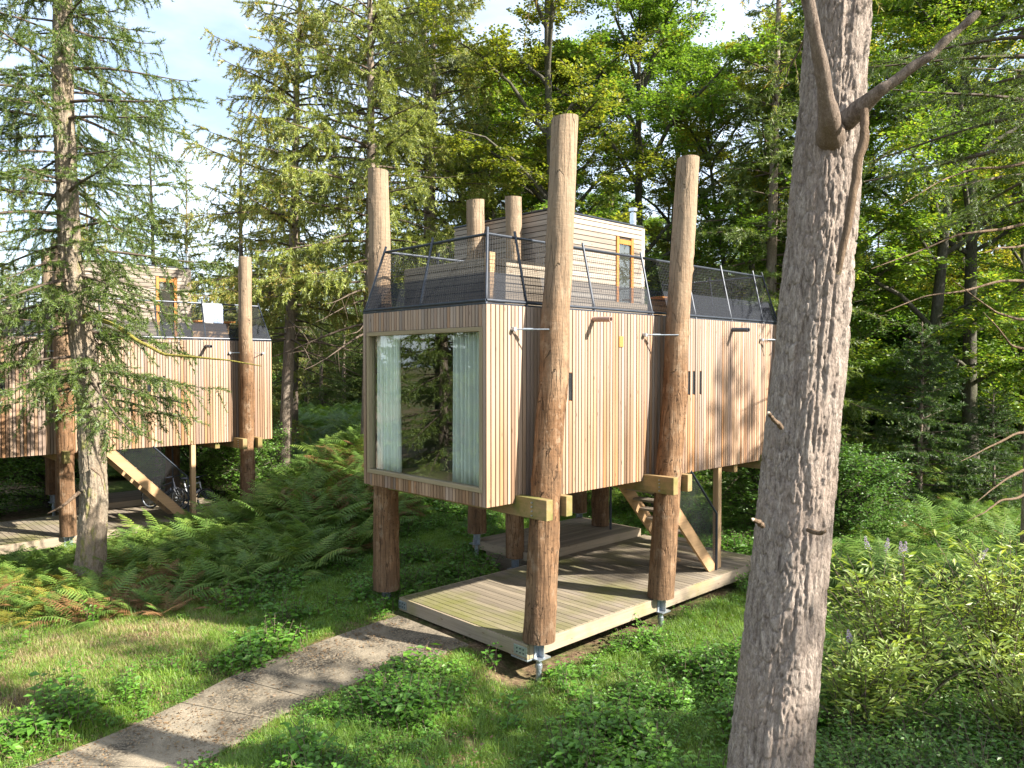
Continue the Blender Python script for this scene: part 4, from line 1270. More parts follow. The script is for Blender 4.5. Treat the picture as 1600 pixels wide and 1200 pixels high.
def conifer(name, seed, H, r0, z0, Lmax, nB, mat_leaf, mat_bark, prof='cone', droop=0.25, hang=0.5, twig_per_m=7, dens=24, ll=0.10, lw=0.016, wob=0.12, twig_len=0.34, trunk=None, dead=0, elev=(0.05, 0.5), leafy_from=0.12):
    rs = np.random.RandomState(seed)
    if trunk is None:
        P0, rr = trunk_poly(H, r0, 26, rs, wob)
    else:
        P0, rr = trunk
    tz = P0[:, 2]
    parts_t = [tubes(P0[None], rr[None], 14) + (0, True)]
    f = np.sort(rs.uniform(0, 1, nB) ** 0.9)
    zb = z0 + (H * 0.985 - z0) * f
    az = np.arange(nB) * 2.399 + rs.uniform(-0.5, 0.5, nB)
    if prof == 'cone':
        L = Lmax * (1 - f) ** 0.75 + 0.25
    elif prof == 'column':
        L = Lmax * (1 - f ** 2.5) * (0.75 + 0.25 * np.sin(f * 3.1)) + 0.25
    else:
        L = Lmax * (0.35 + 0.65 * np.sin(np.clip(f * 1.1 + 0.12, 0, 1) * math.pi) ** 0.8) + 0.2
    L = L * rs.uniform(0.6, 1.12, nB)
    el = elev[0] + (elev[1] - elev[0]) * f + rs.uniform(-0.12, 0.12, nB)
    K = 9
    t = np.linspace(0, 1, K)
    bx = np.interp(zb, tz, P0[:, 0]); by = np.interp(zb, tz, P0[:, 1])
    hd = np.stack([np.cos(az), np.sin(az)], 1)
    bend = rs.uniform(-0.25, 0.25, nB)
    side = np.stack([-hd[:, 1], hd[:, 0]], 1)
    XY = np.stack([bx, by], 1)[:, None, :] + hd[:, None, :] * (L[:, None] * t[None])[..., None] + side[:, None, :] * (bend[:, None] * L[:, None] * t[None] ** 2)[..., None]
    Zc = zb[:, None] + L[:, None] * (np.tan(el)[:, None] * t - droop * (1.0 + 0.5 * rs.uniform(-1, 1, nB))[:, None] * t ** 2 + 0.5 * droop * t ** 4)
    PB = np.concatenate([XY, Zc[..., None]], -1)
    rb = (0.010 + 0.011 * L)[:, None] * (1 - 0.85 * t[None])
    parts_t.append(tubes(PB, rb, 5) + (1, True))
    # twigs
    nt = np.maximum(2, (L * twig_per_m).astype(int))
    if dead:
        nt[:dead] = (nt[:dead] * 0.3).astype(int)
    bi = np.repeat(np.arange(nB), nt)
    tt = leafy_from + (1 - leafy_from) * rs.uniform(0, 1, len(bi)) ** 0.8
    p, tg = interp_poly(PB, bi, tt)
    sgn = np.where(rs.uniform(size=len(bi)) < 0.5, -1, 1)
    sd = nrm(np.cross(tg, np.array([0, 0, 1.0])))
    hg = rs.uniform(0, 1, len(bi)) < hang
    ang = rs.uniform(0.5, 1.2, len(bi))
    d = tg * np.cos(ang)[:, None] + sd * (sgn * np.sin(ang))[:, None]
    d[:, 2] += np.where(hg, -rs.uniform(0.5, 2.0, len(bi)), rs.uniform(-0.25, 0.2, len(bi)))
    d = nrm(d)
    tl = (twig_len * L[bi] * (1 - 0.75 * tt) + 0.14) * rs.uniform(0.5, 1.25, len(bi))
    tl = np.where(hg, np.minimum(tl, 0.75), tl)
    kk = np.linspace(0, 1, 3)
    sag = np.where(hg, 0.25, 0.12)
    PT = p[:, None, :] + d[:, None, :] * (tl[:, None] * kk)[..., None]
    PT[..., 2] -= (sag * tl)[:, None] * kk ** 2
    parts_c = [tubes(PT, np.outer(np.full(len(bi), 0.007), 1 - 0.7 * kk), 3) + (1,)]
    # needles
    nl = np.maximum(2, (tl * dens).astype(int))
    if dead:
        nl = np.where(bi < dead, 0, nl)
    ti = np.repeat(np.arange(len(bi)), nl)
    u = rs.uniform(0.0, 1.0, len(ti))
    c, dd = interp_poly(PT, ti, u)
    o = rand_unit(rs, len(ti))
    dirs = nrm(dd * 0.75 + o * 0.75)
    sdn = nrm(np.cross(dirs, rand_unit(rs, len(ti)))) * (lw * rs.uniform(0.5, 1.0, len(ti)))[:, None]
    V = np.stack([c - sdn * 0.5, c + sdn * 0.5, c + dirs * (ll * rs.uniform(0.7, 1.4, len(ti)))[:, None]], 1).reshape(-1, 3)
    parts_c.append((V, np.arange(len(V)).reshape(-1, 3), 0))
    mt = mesh_np(name + '_trunk', parts_t, [mat_bark, M['limb']])
    mc = mesh_np(name + '_crown', parts_c, [mat_leaf, M['twig']])
    return mt, mc

def broadleaf(name, seed, H, r0, z0, Lmax, mat_leaf, mat_bark, nlimb=22, nsub=9, ntw=7, nleaf=26, ll=0.115, lw=0.075, wob=0.25, stems=1):
    rs = np.random.RandomState(seed)
    parts_t, parts_c = [], []
    for s in range(stems):
        lean = (rs.uniform(-1.6, 1.6), rs.uniform(-1.6, 1.6)) if stems > 1 else (rs.uniform(-0.5, 0.5), rs.uniform(-0.5, 0.5))
        Hs = H * (1 if s == 0 else rs.uniform(0.75, 0.95))
        P0, rr = trunk_poly(Hs, r0 * (1 if s == 0 else 0.75), 22, rs, wob, 0.015, 0.8, lean)
        parts_t.append(tubes(P0[None], rr[None], 10) + (0, True))
        B = nlimb
        f = np.sort(rs.uniform(0, 1, B))
        zb = z0 + (Hs * 0.97 - z0) * f
        tz = P0[:, 2]
        bx, by = np.interp(zb, tz, P0[:, 0]), np.interp(zb, tz, P0[:, 1])
        az = np.arange(B) * 2.399 + rs.uniform(-0.6, 0.6, B)
        L = Lmax * (np.sin(np.clip(0.18 + f * 0.80, 0, 1) * math.pi) ** 0.7) * rs.uniform(0.6, 1.1, B) + 0.5
        el = 0.15 + 0.85 * f + rs.uniform(-0.2, 0.2, B)
        K = 8
        t = np.linspace(0, 1, K)
        d = np.stack([np.cos(az) * np.cos(el), np.sin(az) * np.cos(el), np.sin(el)], 1)
        PB = np.stack([bx, by, zb], 1)[:, None] + d[:, None] * (L[:, None] * t)[..., None]
        PB[..., 2] += 0.12 * L[:, None] * np.sin(t * 3.0)
        PB[:, 1:] += np.cumsum(rs.normal(size=(B, K - 1, 3)) * 0.05 * L[:, None, None] / K * 2.2, 1)
        parts_t.append(tubes(PB, (0.012 + 0.016 * L)[:, None] * (1 - 0.8 * t), 6) + (0, True))
        # second order
        bi = np.repeat(np.arange(B), nsub)
        tt = rs.uniform(0.15, 1.0, len(bi))
        p, tg = interp_poly(PB, bi, tt)
        d2 = nrm(tg * 0.6 + rand_unit(rs, len(bi)) * np.array([1, 1, 0.45]))
        l2 = (0.38 * L[bi] * (1.1 - 0.6 * tt) + 0.25) * rs.uniform(0.6, 1.2, len(bi))
        k5 = np.linspace(0, 1, 5)
        P2 = p[:, None] + d2[:, None] * (l2[:, None] * k5)[..., None]
        P2[..., 2] -= 0.10 * l2[:, None] * k5 ** 2
        parts_t.append(tubes(P2, (0.006 + 0.008 * l2)[:, None] * (1 - 0.7 * k5), 4) + (0,))
        # twigs with leaf sprays
        ci = np.repeat(np.arange(len(bi)), ntw)
        tt = rs.uniform(0.1, 1.0, len(ci))
        p, tg = interp_poly(P2, ci, tt)
        d3 = nrm(tg * 0.5 + rand_unit(rs, len(ci)) * np.array([1, 1, 0.4]))
        l3 = rs.uniform(0.3, 0.75, len(ci))
        P3 = p[:, None] + d3[:, None] * (l3[:, None] * np.linspace(0, 1, 3))[..., None]
        P3[:, 2, 2] -= 0.06
        parts_c.append(tubes(P3, np.outer(np.full(len(ci), 0.005), [1, 0.7, 0.3]), 3) + (1,))
        li = np.repeat(np.arange(len(ci)), nleaf)
        c, dd = interp_poly(P3, li, rs.uniform(0, 1, len(li)))
        sd = nrm(np.cross(dd, np.array([0, 0, 1.0]) + rand_unit(rs, len(li)) * 0.35))
        sg = np.where(rs.uniform(size=len(li)) < 0.5, -1, 1)[:, None]
        c = c + sd * sg * rs.uniform(0.0, 0.20, len(li))[:, None] + rs.normal(size=c.shape) * 0.035
        dirs = nrm(dd * 0.6 + sd * sg + rand_unit(rs, len(li)) * 0.35)
        n = nrm(np.array([0, 0, 1.0]) + rand_unit(rs, len(li)) * 0.75)
        V, F = leaves(c, dirs, n, ll * rs.uniform(0.6, 1.25, len(li)), lw * rs.uniform(0.7, 1.2, len(li)), 0.12)
        parts_c.append((V, F, 0))
    return mesh_np(name + '_trunk', parts_t, [mat_bark]), mesh_np(name + '_crown', parts_c, [mat_leaf, M['twig']])

PROTO = {}
PROTO['larchA'] = conifer('larch', 1, 21, 0.24, 5.0, 4.0, 130, M['nl_larch'], M['bark_larch'], 'column', 0.30, 0.62, 8.5, 120, 0.105, 0.034, elev=(-0.05, 0.55), dead=12)
PROTO['larchB'] = conifer('larch', 2, 19, 0.21, 3.5, 3.4, 130, M['nl_larch'], M['bark_larch'], 'column', 0.34, 0.55, 8.5, 120, 0.105, 0.034, elev=(-0.1, 0.6), dead=10)
PROTO['larchC'] = conifer('larch', 3, 15, 0.17, 1.5, 2.9, 120, M['nl_larch'], M['bark_larch'], 'cone', 0.25, 0.4, 9, 120, 0.105, 0.034, elev=(0.0, 0.6))
PROTO['pine'] = conifer('pine', 4, 20, 0.22, 9.0, 3.2, 64, M['nl_pine'], M['bark_larch'], 'round', 0.10, 0.1, 8, 140, 0.22, 0.026, elev=(0.15, 0.7), leafy_from=0.45, dead=6)
PROTO['spruce'] = conifer('spruce', 5, 18, 0.22, 1.2, 3.3, 160, M['nl_spruce'], M['bark_larch'], 'cone', 0.22, 0.25, 9, 100, 0.12, 0.034, elev=(-0.2, 0.5))
PROTO['slim'] = conifer('slim_larch', 9, 19, 0.29, 6.5, 1.7, 60, M['nl_larch'], M['bark_larch'], 'column', 0.3, 0.5, 8, 80, 0.105, 0.034, elev=(-0.1, 0.5))
PROTO['young'] = conifer('young_spruce', 6, 6.2, 0.09, 0.3, 2.3, 110, M['nl_dark'], M['bark_larch'], 'cone', 0.10, 0.08, 12, 100, 0.10, 0.03, elev=(-0.05, 0.5), wob=0.04)
PROTO['beechA'] = broadleaf('beech', 11, 19.5, 0.26, 5.0, 4.6, M['lf_gold'], M['bark_beech'], 24, 9, 7, 28, 0.13, 0.085, stems=2)
PROTO['beechB'] = broadleaf('beech', 12, 18, 0.24, 3.0, 5.0, M['lf_beech'], M['bark_beech'], 32, 10, 8, 28, 0.13, 0.085)
PROTO['beechC'] = broadleaf('beech', 13, 13, 0.15, 1.6, 3.6, M['lf_beech'], M['bark_beech'], 28, 9, 7, 26, 0.125, 0.08)
PROTO['bush'] = broadleaf('bush', 14, 3.0, 0.05, 0.15, 1.5, M['bramble'], M['bark_beech'], 16, 6, 4, 13, 0.11, 0.065, 0.1, stems=3)

def tree(name, label, cat, proto, x, y, rz=0.0, s=1.0, sz=None, group='trees of the surrounding wood', tilt=(0, 0), leafmat=None, dz=-0.08):
    mt, mc = PROTO[proto]
    o = thing(name, label, cat, (x, y, float(hgt(x, y)) + dz), rz, group)
    o.rotation_euler = (tilt[0], tilt[1], rz)
    o.scale = (s, s, sz or s)
    a = O('trunk', mt, o)
    b = O('crown', mc, o)
    if leafmat:
        b.material_slots[0].link = 'OBJECT'
        b.material_slots[0].material = M[leafmat]
    return o

# ---- trees that can be told apart
tree('larch_tree', 'tall larch with curved grey trunk and drooping twigs between the cabins', 'tree', 'larchA', -8.2, 27.5, 0.3, 1.0, tilt=(0, 0.05))
tree('larch_tree', 'pale larch with hanging branches just left of the tall rear-left log post', 'tree', 'larchB', -5.0, 26.5, 2.0, 1.12)
tree('larch_tree', 'drooping larch behind the tall log post at the cabin window corner', 'tree', 'larchA', -3.3, 30.5, 4.1, 1.05)
tree('pine_tree', 'pale blue-green pine with high crown behind the drooping larches', 'tree', 'pine', -3.6, 33.0, 1.2, 1.05)
tree('larch_tree', 'small sunlit larch behind the left cabin flue', 'tree', 'larchC', -11.8, 33.5, 0.7, 1.05)
tree('larch_tree', 'yellowish young larch against the open sky', 'tree', 'larchC', -17.5, 41.0, 2.2, 0.98)
tree('larch_tree', 'far pale larch just right of the big left spruce trunk', 'tree', 'larchC', -22.0, 40.0, 3.9, 0.95)
tree('larch_tree', 'larch at the far left edge behind the left cabin', 'tree', 'larchB', -22.5, 31.0, 1.0, 0.8)
tree('larch_tree', 'larch behind the left cabin upper room', 'tree', 'larchC', -14.5, 31.5, 5.0, 0.95)
tree('beech_tree', 'tall beech with yellowing top behind the upper room', 'tree', 'beechA', 1.6, 28.5, 0.4, 1.02)
tree('beech_tree', 'dark beech behind the roof terrace near the flue', 'tree', 'beechB', 5.2, 29.5, 1.4, 1.0)
tree('beech_tree', 'beech with golden upper leaves right of the second log post', 'tree', 'beechA', 9.2, 32.0, 2.6, 0.92)
tree('larch_tree', 'grey-trunked conifer between the second log post and the big bark trunk', 'tree', 'spruce', 8.9, 26.5, 1.3, 1.15)
tree('beech_tree', 'slanting dark beech trunk right of the big bark trunk', 'tree', 'beechB', 14.2, 27.0, 3.3, 1.05, tilt=(0, -0.05))
tree('beech_tree', 'upright dark beech near the right edge with forked limbs', 'tree', 'beechB', 15.9, 26.5, 5.2, 1.12)
tree('beech_tree', 'slender beech in the gap at the right edge', 'tree', 'beechC', 19.0, 28.5, 0.8, 1.05)
tree('beech_tree', 'low bright beech behind the dark young spruce', 'tree', 'beechC', 12.2, 33.0, 2.8, 0.9, leafmat='lf_gold')
tree('young_spruce_tree', 'dark layered young spruce standing in the ferns on the right', 'tree', 'young', 12.9, 24.2, 0.0, 0.95)
tree('young_spruce_tree', 'smaller dark young spruce right of the layered one', 'tree', 'young', 15.0, 23.8, 1.5, 0.62)
tree('young_spruce_tree', 'young spruce behind the central cabin stair', 'tree', 'young', 7.7, 23.0, 0.9, 0.6)
tree('larch_tree', 'larch left of the tall larch, beyond the left cabin corner post', 'tree', 'larchB', -10.8, 38.0, 3.0, 1.0)
tree('beech_tree', 'beech beyond the netted railing corner left of the upper room', 'tree', 'beechC', -0.9, 35.0, 1.9, 1.35)
tree('beech_tree', 'dense beech behind the right end of the central cabin', 'tree', 'beechC', 11.2, 28.5, 4.4, 1.2)
tree('beech_tree', 'far tall beech closing the gap above the upper room', 'tree', 'beechB', 3.4, 37.0, 0.2, 1.02)
tree('beech_tree', 'far tall beech behind the second log post', 'tree', 'beechB', 8.0, 39.0, 2.4, 1.05)
tree('beech_tree', 'far golden beech between the pine and the roof railing', 'tree', 'beechA', -1.8, 40.0, 1.1, 0.95)
tree('beech_tree', 'far tall beech right of the big bark trunk', 'tree', 'beechB', 15.5, 37.0, 3.6, 1.2)
tree('beech_tree', 'far tall beech at the upper right edge', 'tree', 'beechA', 21.0, 34.0, 5.0, 1.05)
# shrubs by the cabins
k = 0
for (x, y, s, lab) in ((6.9, 20.6, 0.85, 'dark green bush seen through the central stair'), (8.6, 19.6, 0.75, 'dark bush behind the right end of the central deck'), (4.3, 22.8, 0.8, 'bush behind the raised deck of the central cabin'),
                       (-15.9, 26.2, 1.0, 'hedge-like bush beneath the left cabin at the left edge'), (-11.0, 27.6, 0.9, 'sunlit bush behind the bicycles'), (-9.0, 26.4, 0.8, 'bush right of the left cabin corner post'),
                       (1.6, 24.6, 0.8, 'low bush behind the slim rear post'), (-1.2, 24.8, 0.75, 'bush in the shade left of the rear posts'), (-18.0, 24.5, 1.1, 'tall dark bush at the left edge under the left cabin')):
    tree('bush', lab, 'bush', 'bush', x, y, k * 1.3, s, group='bushes round the cabins')
    k += 1
# ---- trees standing outside the view whose shade falls into it
tree('spruce_tree', 'spruce outside the right edge whose shade falls on the foreground', 'tree', 'spruce', 10.1, 6.2, 0.5, 0.74)
tree('larch_tree', 'larch outside the right edge shading the lower right corner', 'tree', 'larchB', 13.9, 2.9, 2.5, 0.74)
tree('larch_tree', 'larch far outside the right edge dappling the cabin end', 'tree', 'larchA', 20.5, 10.0, 2.5, 0.85)
tree('beech_tree', 'beech outside the right edge shading the far deck end', 'tree', 'beechC', 15.0, 11.6, 1.1, 0.6)
# ---- trees outside the left edge, seen mirrored in the window
tree('larch_tree', 'sunlit larch outside the left edge mirrored in the picture window', 'tree', 'slim', -11.8, 15.7, 0.9, 1.0)
tree('spruce_tree', 'dark spruce outside the left edge mirrored in the window', 'tree', 'spruce', -16.5, 14.2, 0.0, 0.9)
tree('spruce_tree', 'second dark spruce outside the left edge mirrored in the window', 'tree', 'spruce', -15.0, 11.5, 2.0, 0.8)
tree('spruce_tree', 'dark spruce farther out on the left mirrored in the window', 'tree', 'spruce', -20.5, 12.6, 4.0, 1.0)
tree('beech_tree', 'beech far outside the left edge mirrored in the window', 'tree', 'beechB', -25, 15.5, 4.0, 0.9)

# ---- scatter helper (geometry nodes on a set of points)
def scatter(name, protos, pos, rot, scl, idx, label, cat=None, parent=None):
    coll = bpy.data.collections.new(name + '_kinds')
    for i, me in enumerate(protos):
        o = bpy.data.objects.new('%s_kind_%02d' % (name, i), me)
        coll.objects.link(o)
    me = bpy.data.meshes.new(name)
    n = len(pos)
    me.vertices.add(n)
    me.vertices.foreach_set('co', np.asarray(pos, np.float32).ravel())
    a = me.attributes.new('rot', 'FLOAT_VECTOR', 'POINT'); a.data.foreach_set('vector', np.asarray(rot, np.float32).ravel())
    a = me.attributes.new('scl', 'FLOAT', 'POINT'); a.data.foreach_set('value', np.asarray(scl, np.float32).ravel())
    a = me.attributes.new('idx', 'INT', 'POINT'); a.data.foreach_set('value', np.asarray(idx, np.int32).ravel())
    ob = O(name, me, parent)
    ng = bpy.data.node_groups.new(name, 'GeometryNodeTree')
    ng.interface.new_socket('Geometry', in_out='INPUT', socket_type='NodeSocketGeometry')
    ng.interface.new_socket('Geometry', in_out='OUTPUT', socket_type='NodeSocketGeometry')
    gi = ng.nodes.new('NodeGroupInput'); go = ng.nodes.new('NodeGroupOutput')
    ci = ng.nodes.new('GeometryNodeCollectionInfo')
    ci.inputs['Collection'].default_value = coll
    ci.inputs['Separate Children'].default_value = True
    ci.inputs['Reset Children'].default_value = True
    ip = ng.nodes.new('GeometryNodeInstanceOnPoints')
    ip.inputs['Pick Instance'].default_value = True
    def attr(nm, dt):
        q = ng.nodes.new('GeometryNodeInputNamedAttribute')
        q.data_type = dt
        q.inputs['Name'].default_value = nm
        return q.outputs['Attribute']
    ng.links.new(gi.outputs[0], ip.inputs['Points'])
    ng.links.new(ci.outputs[0], ip.inputs['Instance'])
    ng.links.new(attr('rot', 'FLOAT_VECTOR'), ip.inputs['Rotation'])
    ng.links.new(attr('scl', 'FLOAT'), ip.inputs['Scale'])
    ng.links.new(attr('idx', 'INT'), ip.inputs['Instance Index'])
    ng.links.new(ip.outputs[0], go.inputs[0])
    md = ob.modifiers.new('scatter', 'NODES')
    md.node_group = ng
    if parent is None:
        tag(ob, label, cat, kind='stuff')
    else:
        ob['kind'] = 'stuff'
    return ob

# ---- distant wood that closes the background
rs = np.random.RandomState(77)
wp, wr, ws, wi = [], [], [], []
kinds = ['larchB', 'larchC', 'spruce', 'beechB', 'beechC', 'larchA', 'young', 'bush']
for i in range(420):
    y = rs.uniform(38, 115)
    x = rs.uniform(-0.85, 0.85) * y
    if y < 52 and rs.uniform() < (0.75 if x < -3 else 0.15):
        continue
    if x < -9 and y < 62 and rs.uniform() < 0.8:
        continue
    right = x > 0
    kd = rs.choice([3, 4, 4, 3, 1, 2]) if right else rs.choice([0, 1, 1, 2, 5, 4])
    s = rs.uniform(0.6, 0.95)
    if x / y < -0.22:
        s *= 0.82
    wp.append((x, y, float(hgt(x, y)) - 0.1)); wr.append((0, 0, rs.uniform(0, 6.28))); ws.append(s); wi.append(kd)
for i in range(420):
    y = rs.uniform(36, 80) if i % 3 else rs.uniform(30, 44)
    x = rs.uniform(-0.85, 0.85) * y
    if -18 < x < 0 and y < 62:
        continue
    kd = rs.choice([6, 7, 7, 4])
    s = rs.uniform(1.0, 1.9) if kd == 7 else (rs.uniform(0.5, 0.9) if kd == 6 else rs.uniform(0.25, 0.45))
    wp.append((x, y, float(hgt(x, y)) - 0.1)); wr.append((0, 0, rs.uniform(0, 6.28))); ws.append(s); wi.append(kd)
dw = scatter('distant_wood', [PROTO[q][1] for q in kinds], wp, wr, ws, wi, 'far sunlit wood of mixed trees closing the background', 'wood')
scatter('wood_trunks', [PROTO[q][0] for q in kinds], wp, wr, ws, wi, None, None, dw)

# ------------------------------------------------------------------ trunks seen close up
def bark_trunk(P, r, nu, nv, cell, depth, seed, lump=0.05):
    """P (K,3) axis, r (K) radii -> displaced trunk with furrowed plates"""
    t = np.linspace(0, 1, nv)
    seglen = np.concatenate([[0], np.cumsum(np.linalg.norm(np.diff(P, axis=0), axis=1))])
    tt = t * seglen[-1]
    C_ = np.stack([np.interp(tt, seglen, P[:, i]) for i in range(3)], 1)
    rad = np.interp(tt, seglen, r)
    a = np.linspace(0, 2 * np.pi, nu, endpoint=False)
    A, Zl = np.meshgrid(a, tt)
    rmean = r.mean()
    ncell = max(8, int(2 * np.pi * rmean / cell[0]))
    # warped cell coordinates
    cu = A / (2 * np.pi) * ncell
    cv = Zl / cell[1]
    wu = 1.7 * (fbm(np.cos(A) * 2, np.sin(A) * 2, Zl * 1.6, 3, seed) - 0.5) + 0.8 * (fbm(np.cos(A) * 9, np.sin(A) * 9, Zl * 8, 2, seed + 1) - 0.5)
    wv = 1.2 * (fbm(np.cos(A) * 5 + 9, np.sin(A) * 5, Zl * 5, 2, seed + 2) - 0.5)
    cu = cu + wu; cv = cv + wv
    iu, iv = np.floor(cu), np.floor(cv)
    F1 = np.full(A.shape, 9.0); F2 = np.full(A.shape, 9.0); ID = np.zeros(A.shape)
    for du in (-1, 0, 1):
        for dv in (-1, 0, 1):
            ku, kv = iu + du, iv + dv
            hu = np.mod(ku, ncell)
            px = ku + 0.15 + 0.7 * _hash(hu, kv, hu * 0, seed)
            py = kv + 0.1 + 0.8 * _hash(hu, kv, hu * 0 + 3, seed + 7)
            dd = np.hypot(cu - px, (cv - py))
            idh = _hash(hu, kv, hu * 0 + 5, seed + 11)
            n1 = dd < F1
            F2 = np.where(n1, F1, np.minimum(F2, dd))
            ID = np.where(n1, idh, ID)
            F1 = np.where(n1, dd, F1)
    plate = S((F2 - F1) / 0.20)
    big_f = 1 - np.abs(2 * fbm(np.cos(A) * 3.2 + 4, np.sin(A) * 3.2, Zl * 0.9, 3, seed + 40) - 1)
    h = depth * 0.8 * (plate - 0.75) + depth * 0.8 * (ID - 0.5) * plate
    h -= depth * 1.1 * S((big_f - 0.80) / 0.18)
    h += depth * 0.6 * (fbm(np.cos(A) * 16, np.sin(A) * 16, Zl * 9, 3, seed + 20) - 0.5)
    h += depth * 0.35 * (vnoise(np.cos(A) * 40, np.sin(A) * 40, Zl * 45, seed + 25) - 0.5)
    h += lump * rad[:, None] * (fbm(np.cos(A) * 1.2, np.sin(A) * 1.2, Zl * 0.9, 2, seed + 30) - 0.5) * 2
    T = nrm(np.gradient(C_, axis=0))
    N1 = nrm(np.cross(T, np.array([0, 1.0, 0]))); N2 = np.cross(T, N1)
    rr = rad[:, None] + h
    V = C_[:, None] + rr[..., None] * (np.cos(A)[..., None] * N1[:, None] + np.sin(A)[..., None] * N2[:, None])
    i = np.arange(nv * nu).reshape(nv, nu)
    F = np.stack([i[:-1], np.roll(i[:-1], -1, 1), np.roll(i[1:], -1, 1), i[1:]], -1).reshape(-1, 4)
    return V.reshape(-1, 3), F

# big foreground trunk on the right
FX, FY = 2.10, 6.5
fz = float(hgt(FX, FY)) - 0.15
big = thing('larch_tree', 'big furrowed bark trunk in the right foreground with broken branches', 'tree', (0, 0, 0), 0, 'trees of the surrounding wood')
zc = np.array([fz, 0.5, 1.6, 3.2, 4.95, 6.6, 8.2, 11, 15, 19])
xc = np.array([2.06, 2.13, 2.25, 2.40, 2.57, 2.71, 2.83, 2.95, 3.05, 3.1])
AX = np.stack([xc, np.full(10, FY) + np.linspace(0, 0.3, 10), zc], 1)
RD = np.array([0.47, 0.40, 0.345, 0.318, 0.295, 0.275, 0.262, 0.22, 0.13, 0.03])
V, F = bark_trunk(AX[:8], RD[:8], 230, 760, (0.044, 0.15), 0.0165, 3)
V2_, F2_ = tubes(AX[None, 6:], RD[None, 6:] * 0.93, 16)
O('trunk', mesh_np('trunk', [(V, F, 0, True), (V2_, F2_, 0, True)], [M['bark_near']]), big)
def limb(name, pts, r, parent, mat, seed, sides=14, K=40, stub=None):
    pts = np.array(pts, float)
    t = np.linspace(0, 1, len(pts)); tk = np.linspace(0, 1, K)
    P = np.stack([np.interp(tk, t, pts[:, i]) for i in range(3)], 1)
    P[1:-1] = (P[:-2] + P[1:-1] * 2 + P[2:]) / 4
    rr = np.interp(tk, np.linspace(0, 1, len(r)), r) * (1 + 0.40 * (fbm(tk * 18, tk * 0 + seed, None, 3, seed) - 0.5))
    P += 0.03 * np.sin(tk * math.pi)[:, None] * (np.stack([fbm(tk * 9, tk * 0 + seed + q * 3.3, None, 2, seed + q) for q in range(3)], 1) - 0.5)
    V, F = tubes(P[None], rr[None], sides)
    n = len(V)
    e = n - sides
    V = np.concatenate([V, [P[-1] + nrm(P[-1] - P[-2]) * rr[-1] * 0.6]])
    # splintered end
    rs_ = np.random.RandomState(seed)
    V[e:n] += nrm(P[-1] - P[-2]) * rs_.uniform(-0.5, 0.9, (sides, 1)) * rr[-1]
    c1 = np.array([[n, e + i, e + (i + 1) % sides] for i in range(sides)])
    return O(name, mesh_np(name, [(V, F, 0, True), (V, c1, 1 if stub else 0)], [mat] + ([stub] if stub else [])), parent)
limb('limb', [(2.68, 6.50, 6.80), (2.56, 6.26, 6.90), (2.46, 6.12, 7.15), (2.36, 6.02, 7.45), (2.23, 5.95, 7.90), (2.02, 5.85, 8.8)], [0.13, 0.085, 0.058, 0.050, 0.044, 0.034], big, M['limb_near'], 5)
limb('broken_branch', [(2.74, 6.48, 6.93), (2.93, 6.17, 7.12), (3.25, 6.05, 7.35), (3.55, 5.95, 7.62)], [0.10, 0.046, 0.036, 0.028], big, M['limb_near'], 8, stub=M['stub'])
limb('broken_branch', [(2.82, 6.20, 6.98), (2.79, 6.14, 6.75), (2.66, 6.06, 6.2), (2.56, 6.05, 5.66)], [0.030, 0.036, 0.033, 0.022], big, M['deadwood'], 9, stub=M['stub'])
limb('branch_stub', [(2.05, 6.25, 3.62), (1.98, 6.1, 3.68), (1.90, 6.02, 3.72)], [0.022, 0.02, 0.016], big, M['deadwood'], 10, 8, 10, M['stub'])
limb('branch_stub', [(2.40, 6.2, 3.6), (2.44, 6.06, 3.60), (2.47, 6.02, 3.63)], [0.02, 0.017, 0.012], big, M['deadwood'], 12, 8, 10, M['deadwood'])
limb('branch_stub', [(2.22, 6.32, 4.42), (2.12, 6.2, 4.50), (2.06, 6.15, 4.55)], [0.022, 0.018, 0.014], big, M['deadwood'], 13, 8, 10, M['stub'])
mt, mc = conifer('near_larch', 31, 19, 0.2, 8.4, 4.2, 40, M['nl_larch'], M['deadwood'], 'column', 0.22, 0.35, 7, 60, 0.07, 0.016, elev=(-0.1, 0.5), trunk=(AX, RD * 0.5))
O('branches', mt, big)
O('crown', mc, big)

# big spruce on the left
SX, SY = -9.12, 16.4
sz_ = float(hgt(SX, SY)) - 0.15
spr = thing('spruce_tree', 'big left spruce with lichened trunk in front of the left cabin', 'tree', (0, 0, 0), 0, 'trees of the surrounding wood')
zc = np.array([sz_, 0.7, 2.0, 3.97, 5.5, 7.25, 9.0, 10.66, 12.7, 16, 19])
xc = np.array([-9.12, -9.05, -8.97, -9.0, -9.18, -9.4, -9.45, -9.5, -9.47, -9.4, -9.35])
AX2 = np.stack([xc, np.full(11, SY), zc], 1)
RD2 = 0.80 * np.array([0.46, 0.38, 0.345, 0.325, 0.30, 0.275, 0.26, 0.245, 0.22, 0.13, 0.03])
V, F = bark_trunk(AX2[:9], RD2[:9], 130, 480, (0.06, 0.14), 0.02, 13, 0.07)
V2_, F2_ = tubes(AX2[None, 7:], RD2[None, 7:] * 0.93, 12)
O('trunk', mesh_np('trunk', [(V, F, 0, True), (V2_, F2_, 0, True)], [M['bark_spruce']]), spr)
mt, mc = conifer('left_spruce', 32, 19, 0.2, 3.9, 2.9, 150, M['nl_spruce'], M['deadwood'], 'column', 0.26, 0.5, 9, 170, 0.085, 0.02, twig_len=0.40, elev=(-0.15, 0.45), trunk=(AX2, RD2 * 0.5))
O('branches', mt, spr)
O('crown', mc, spr)
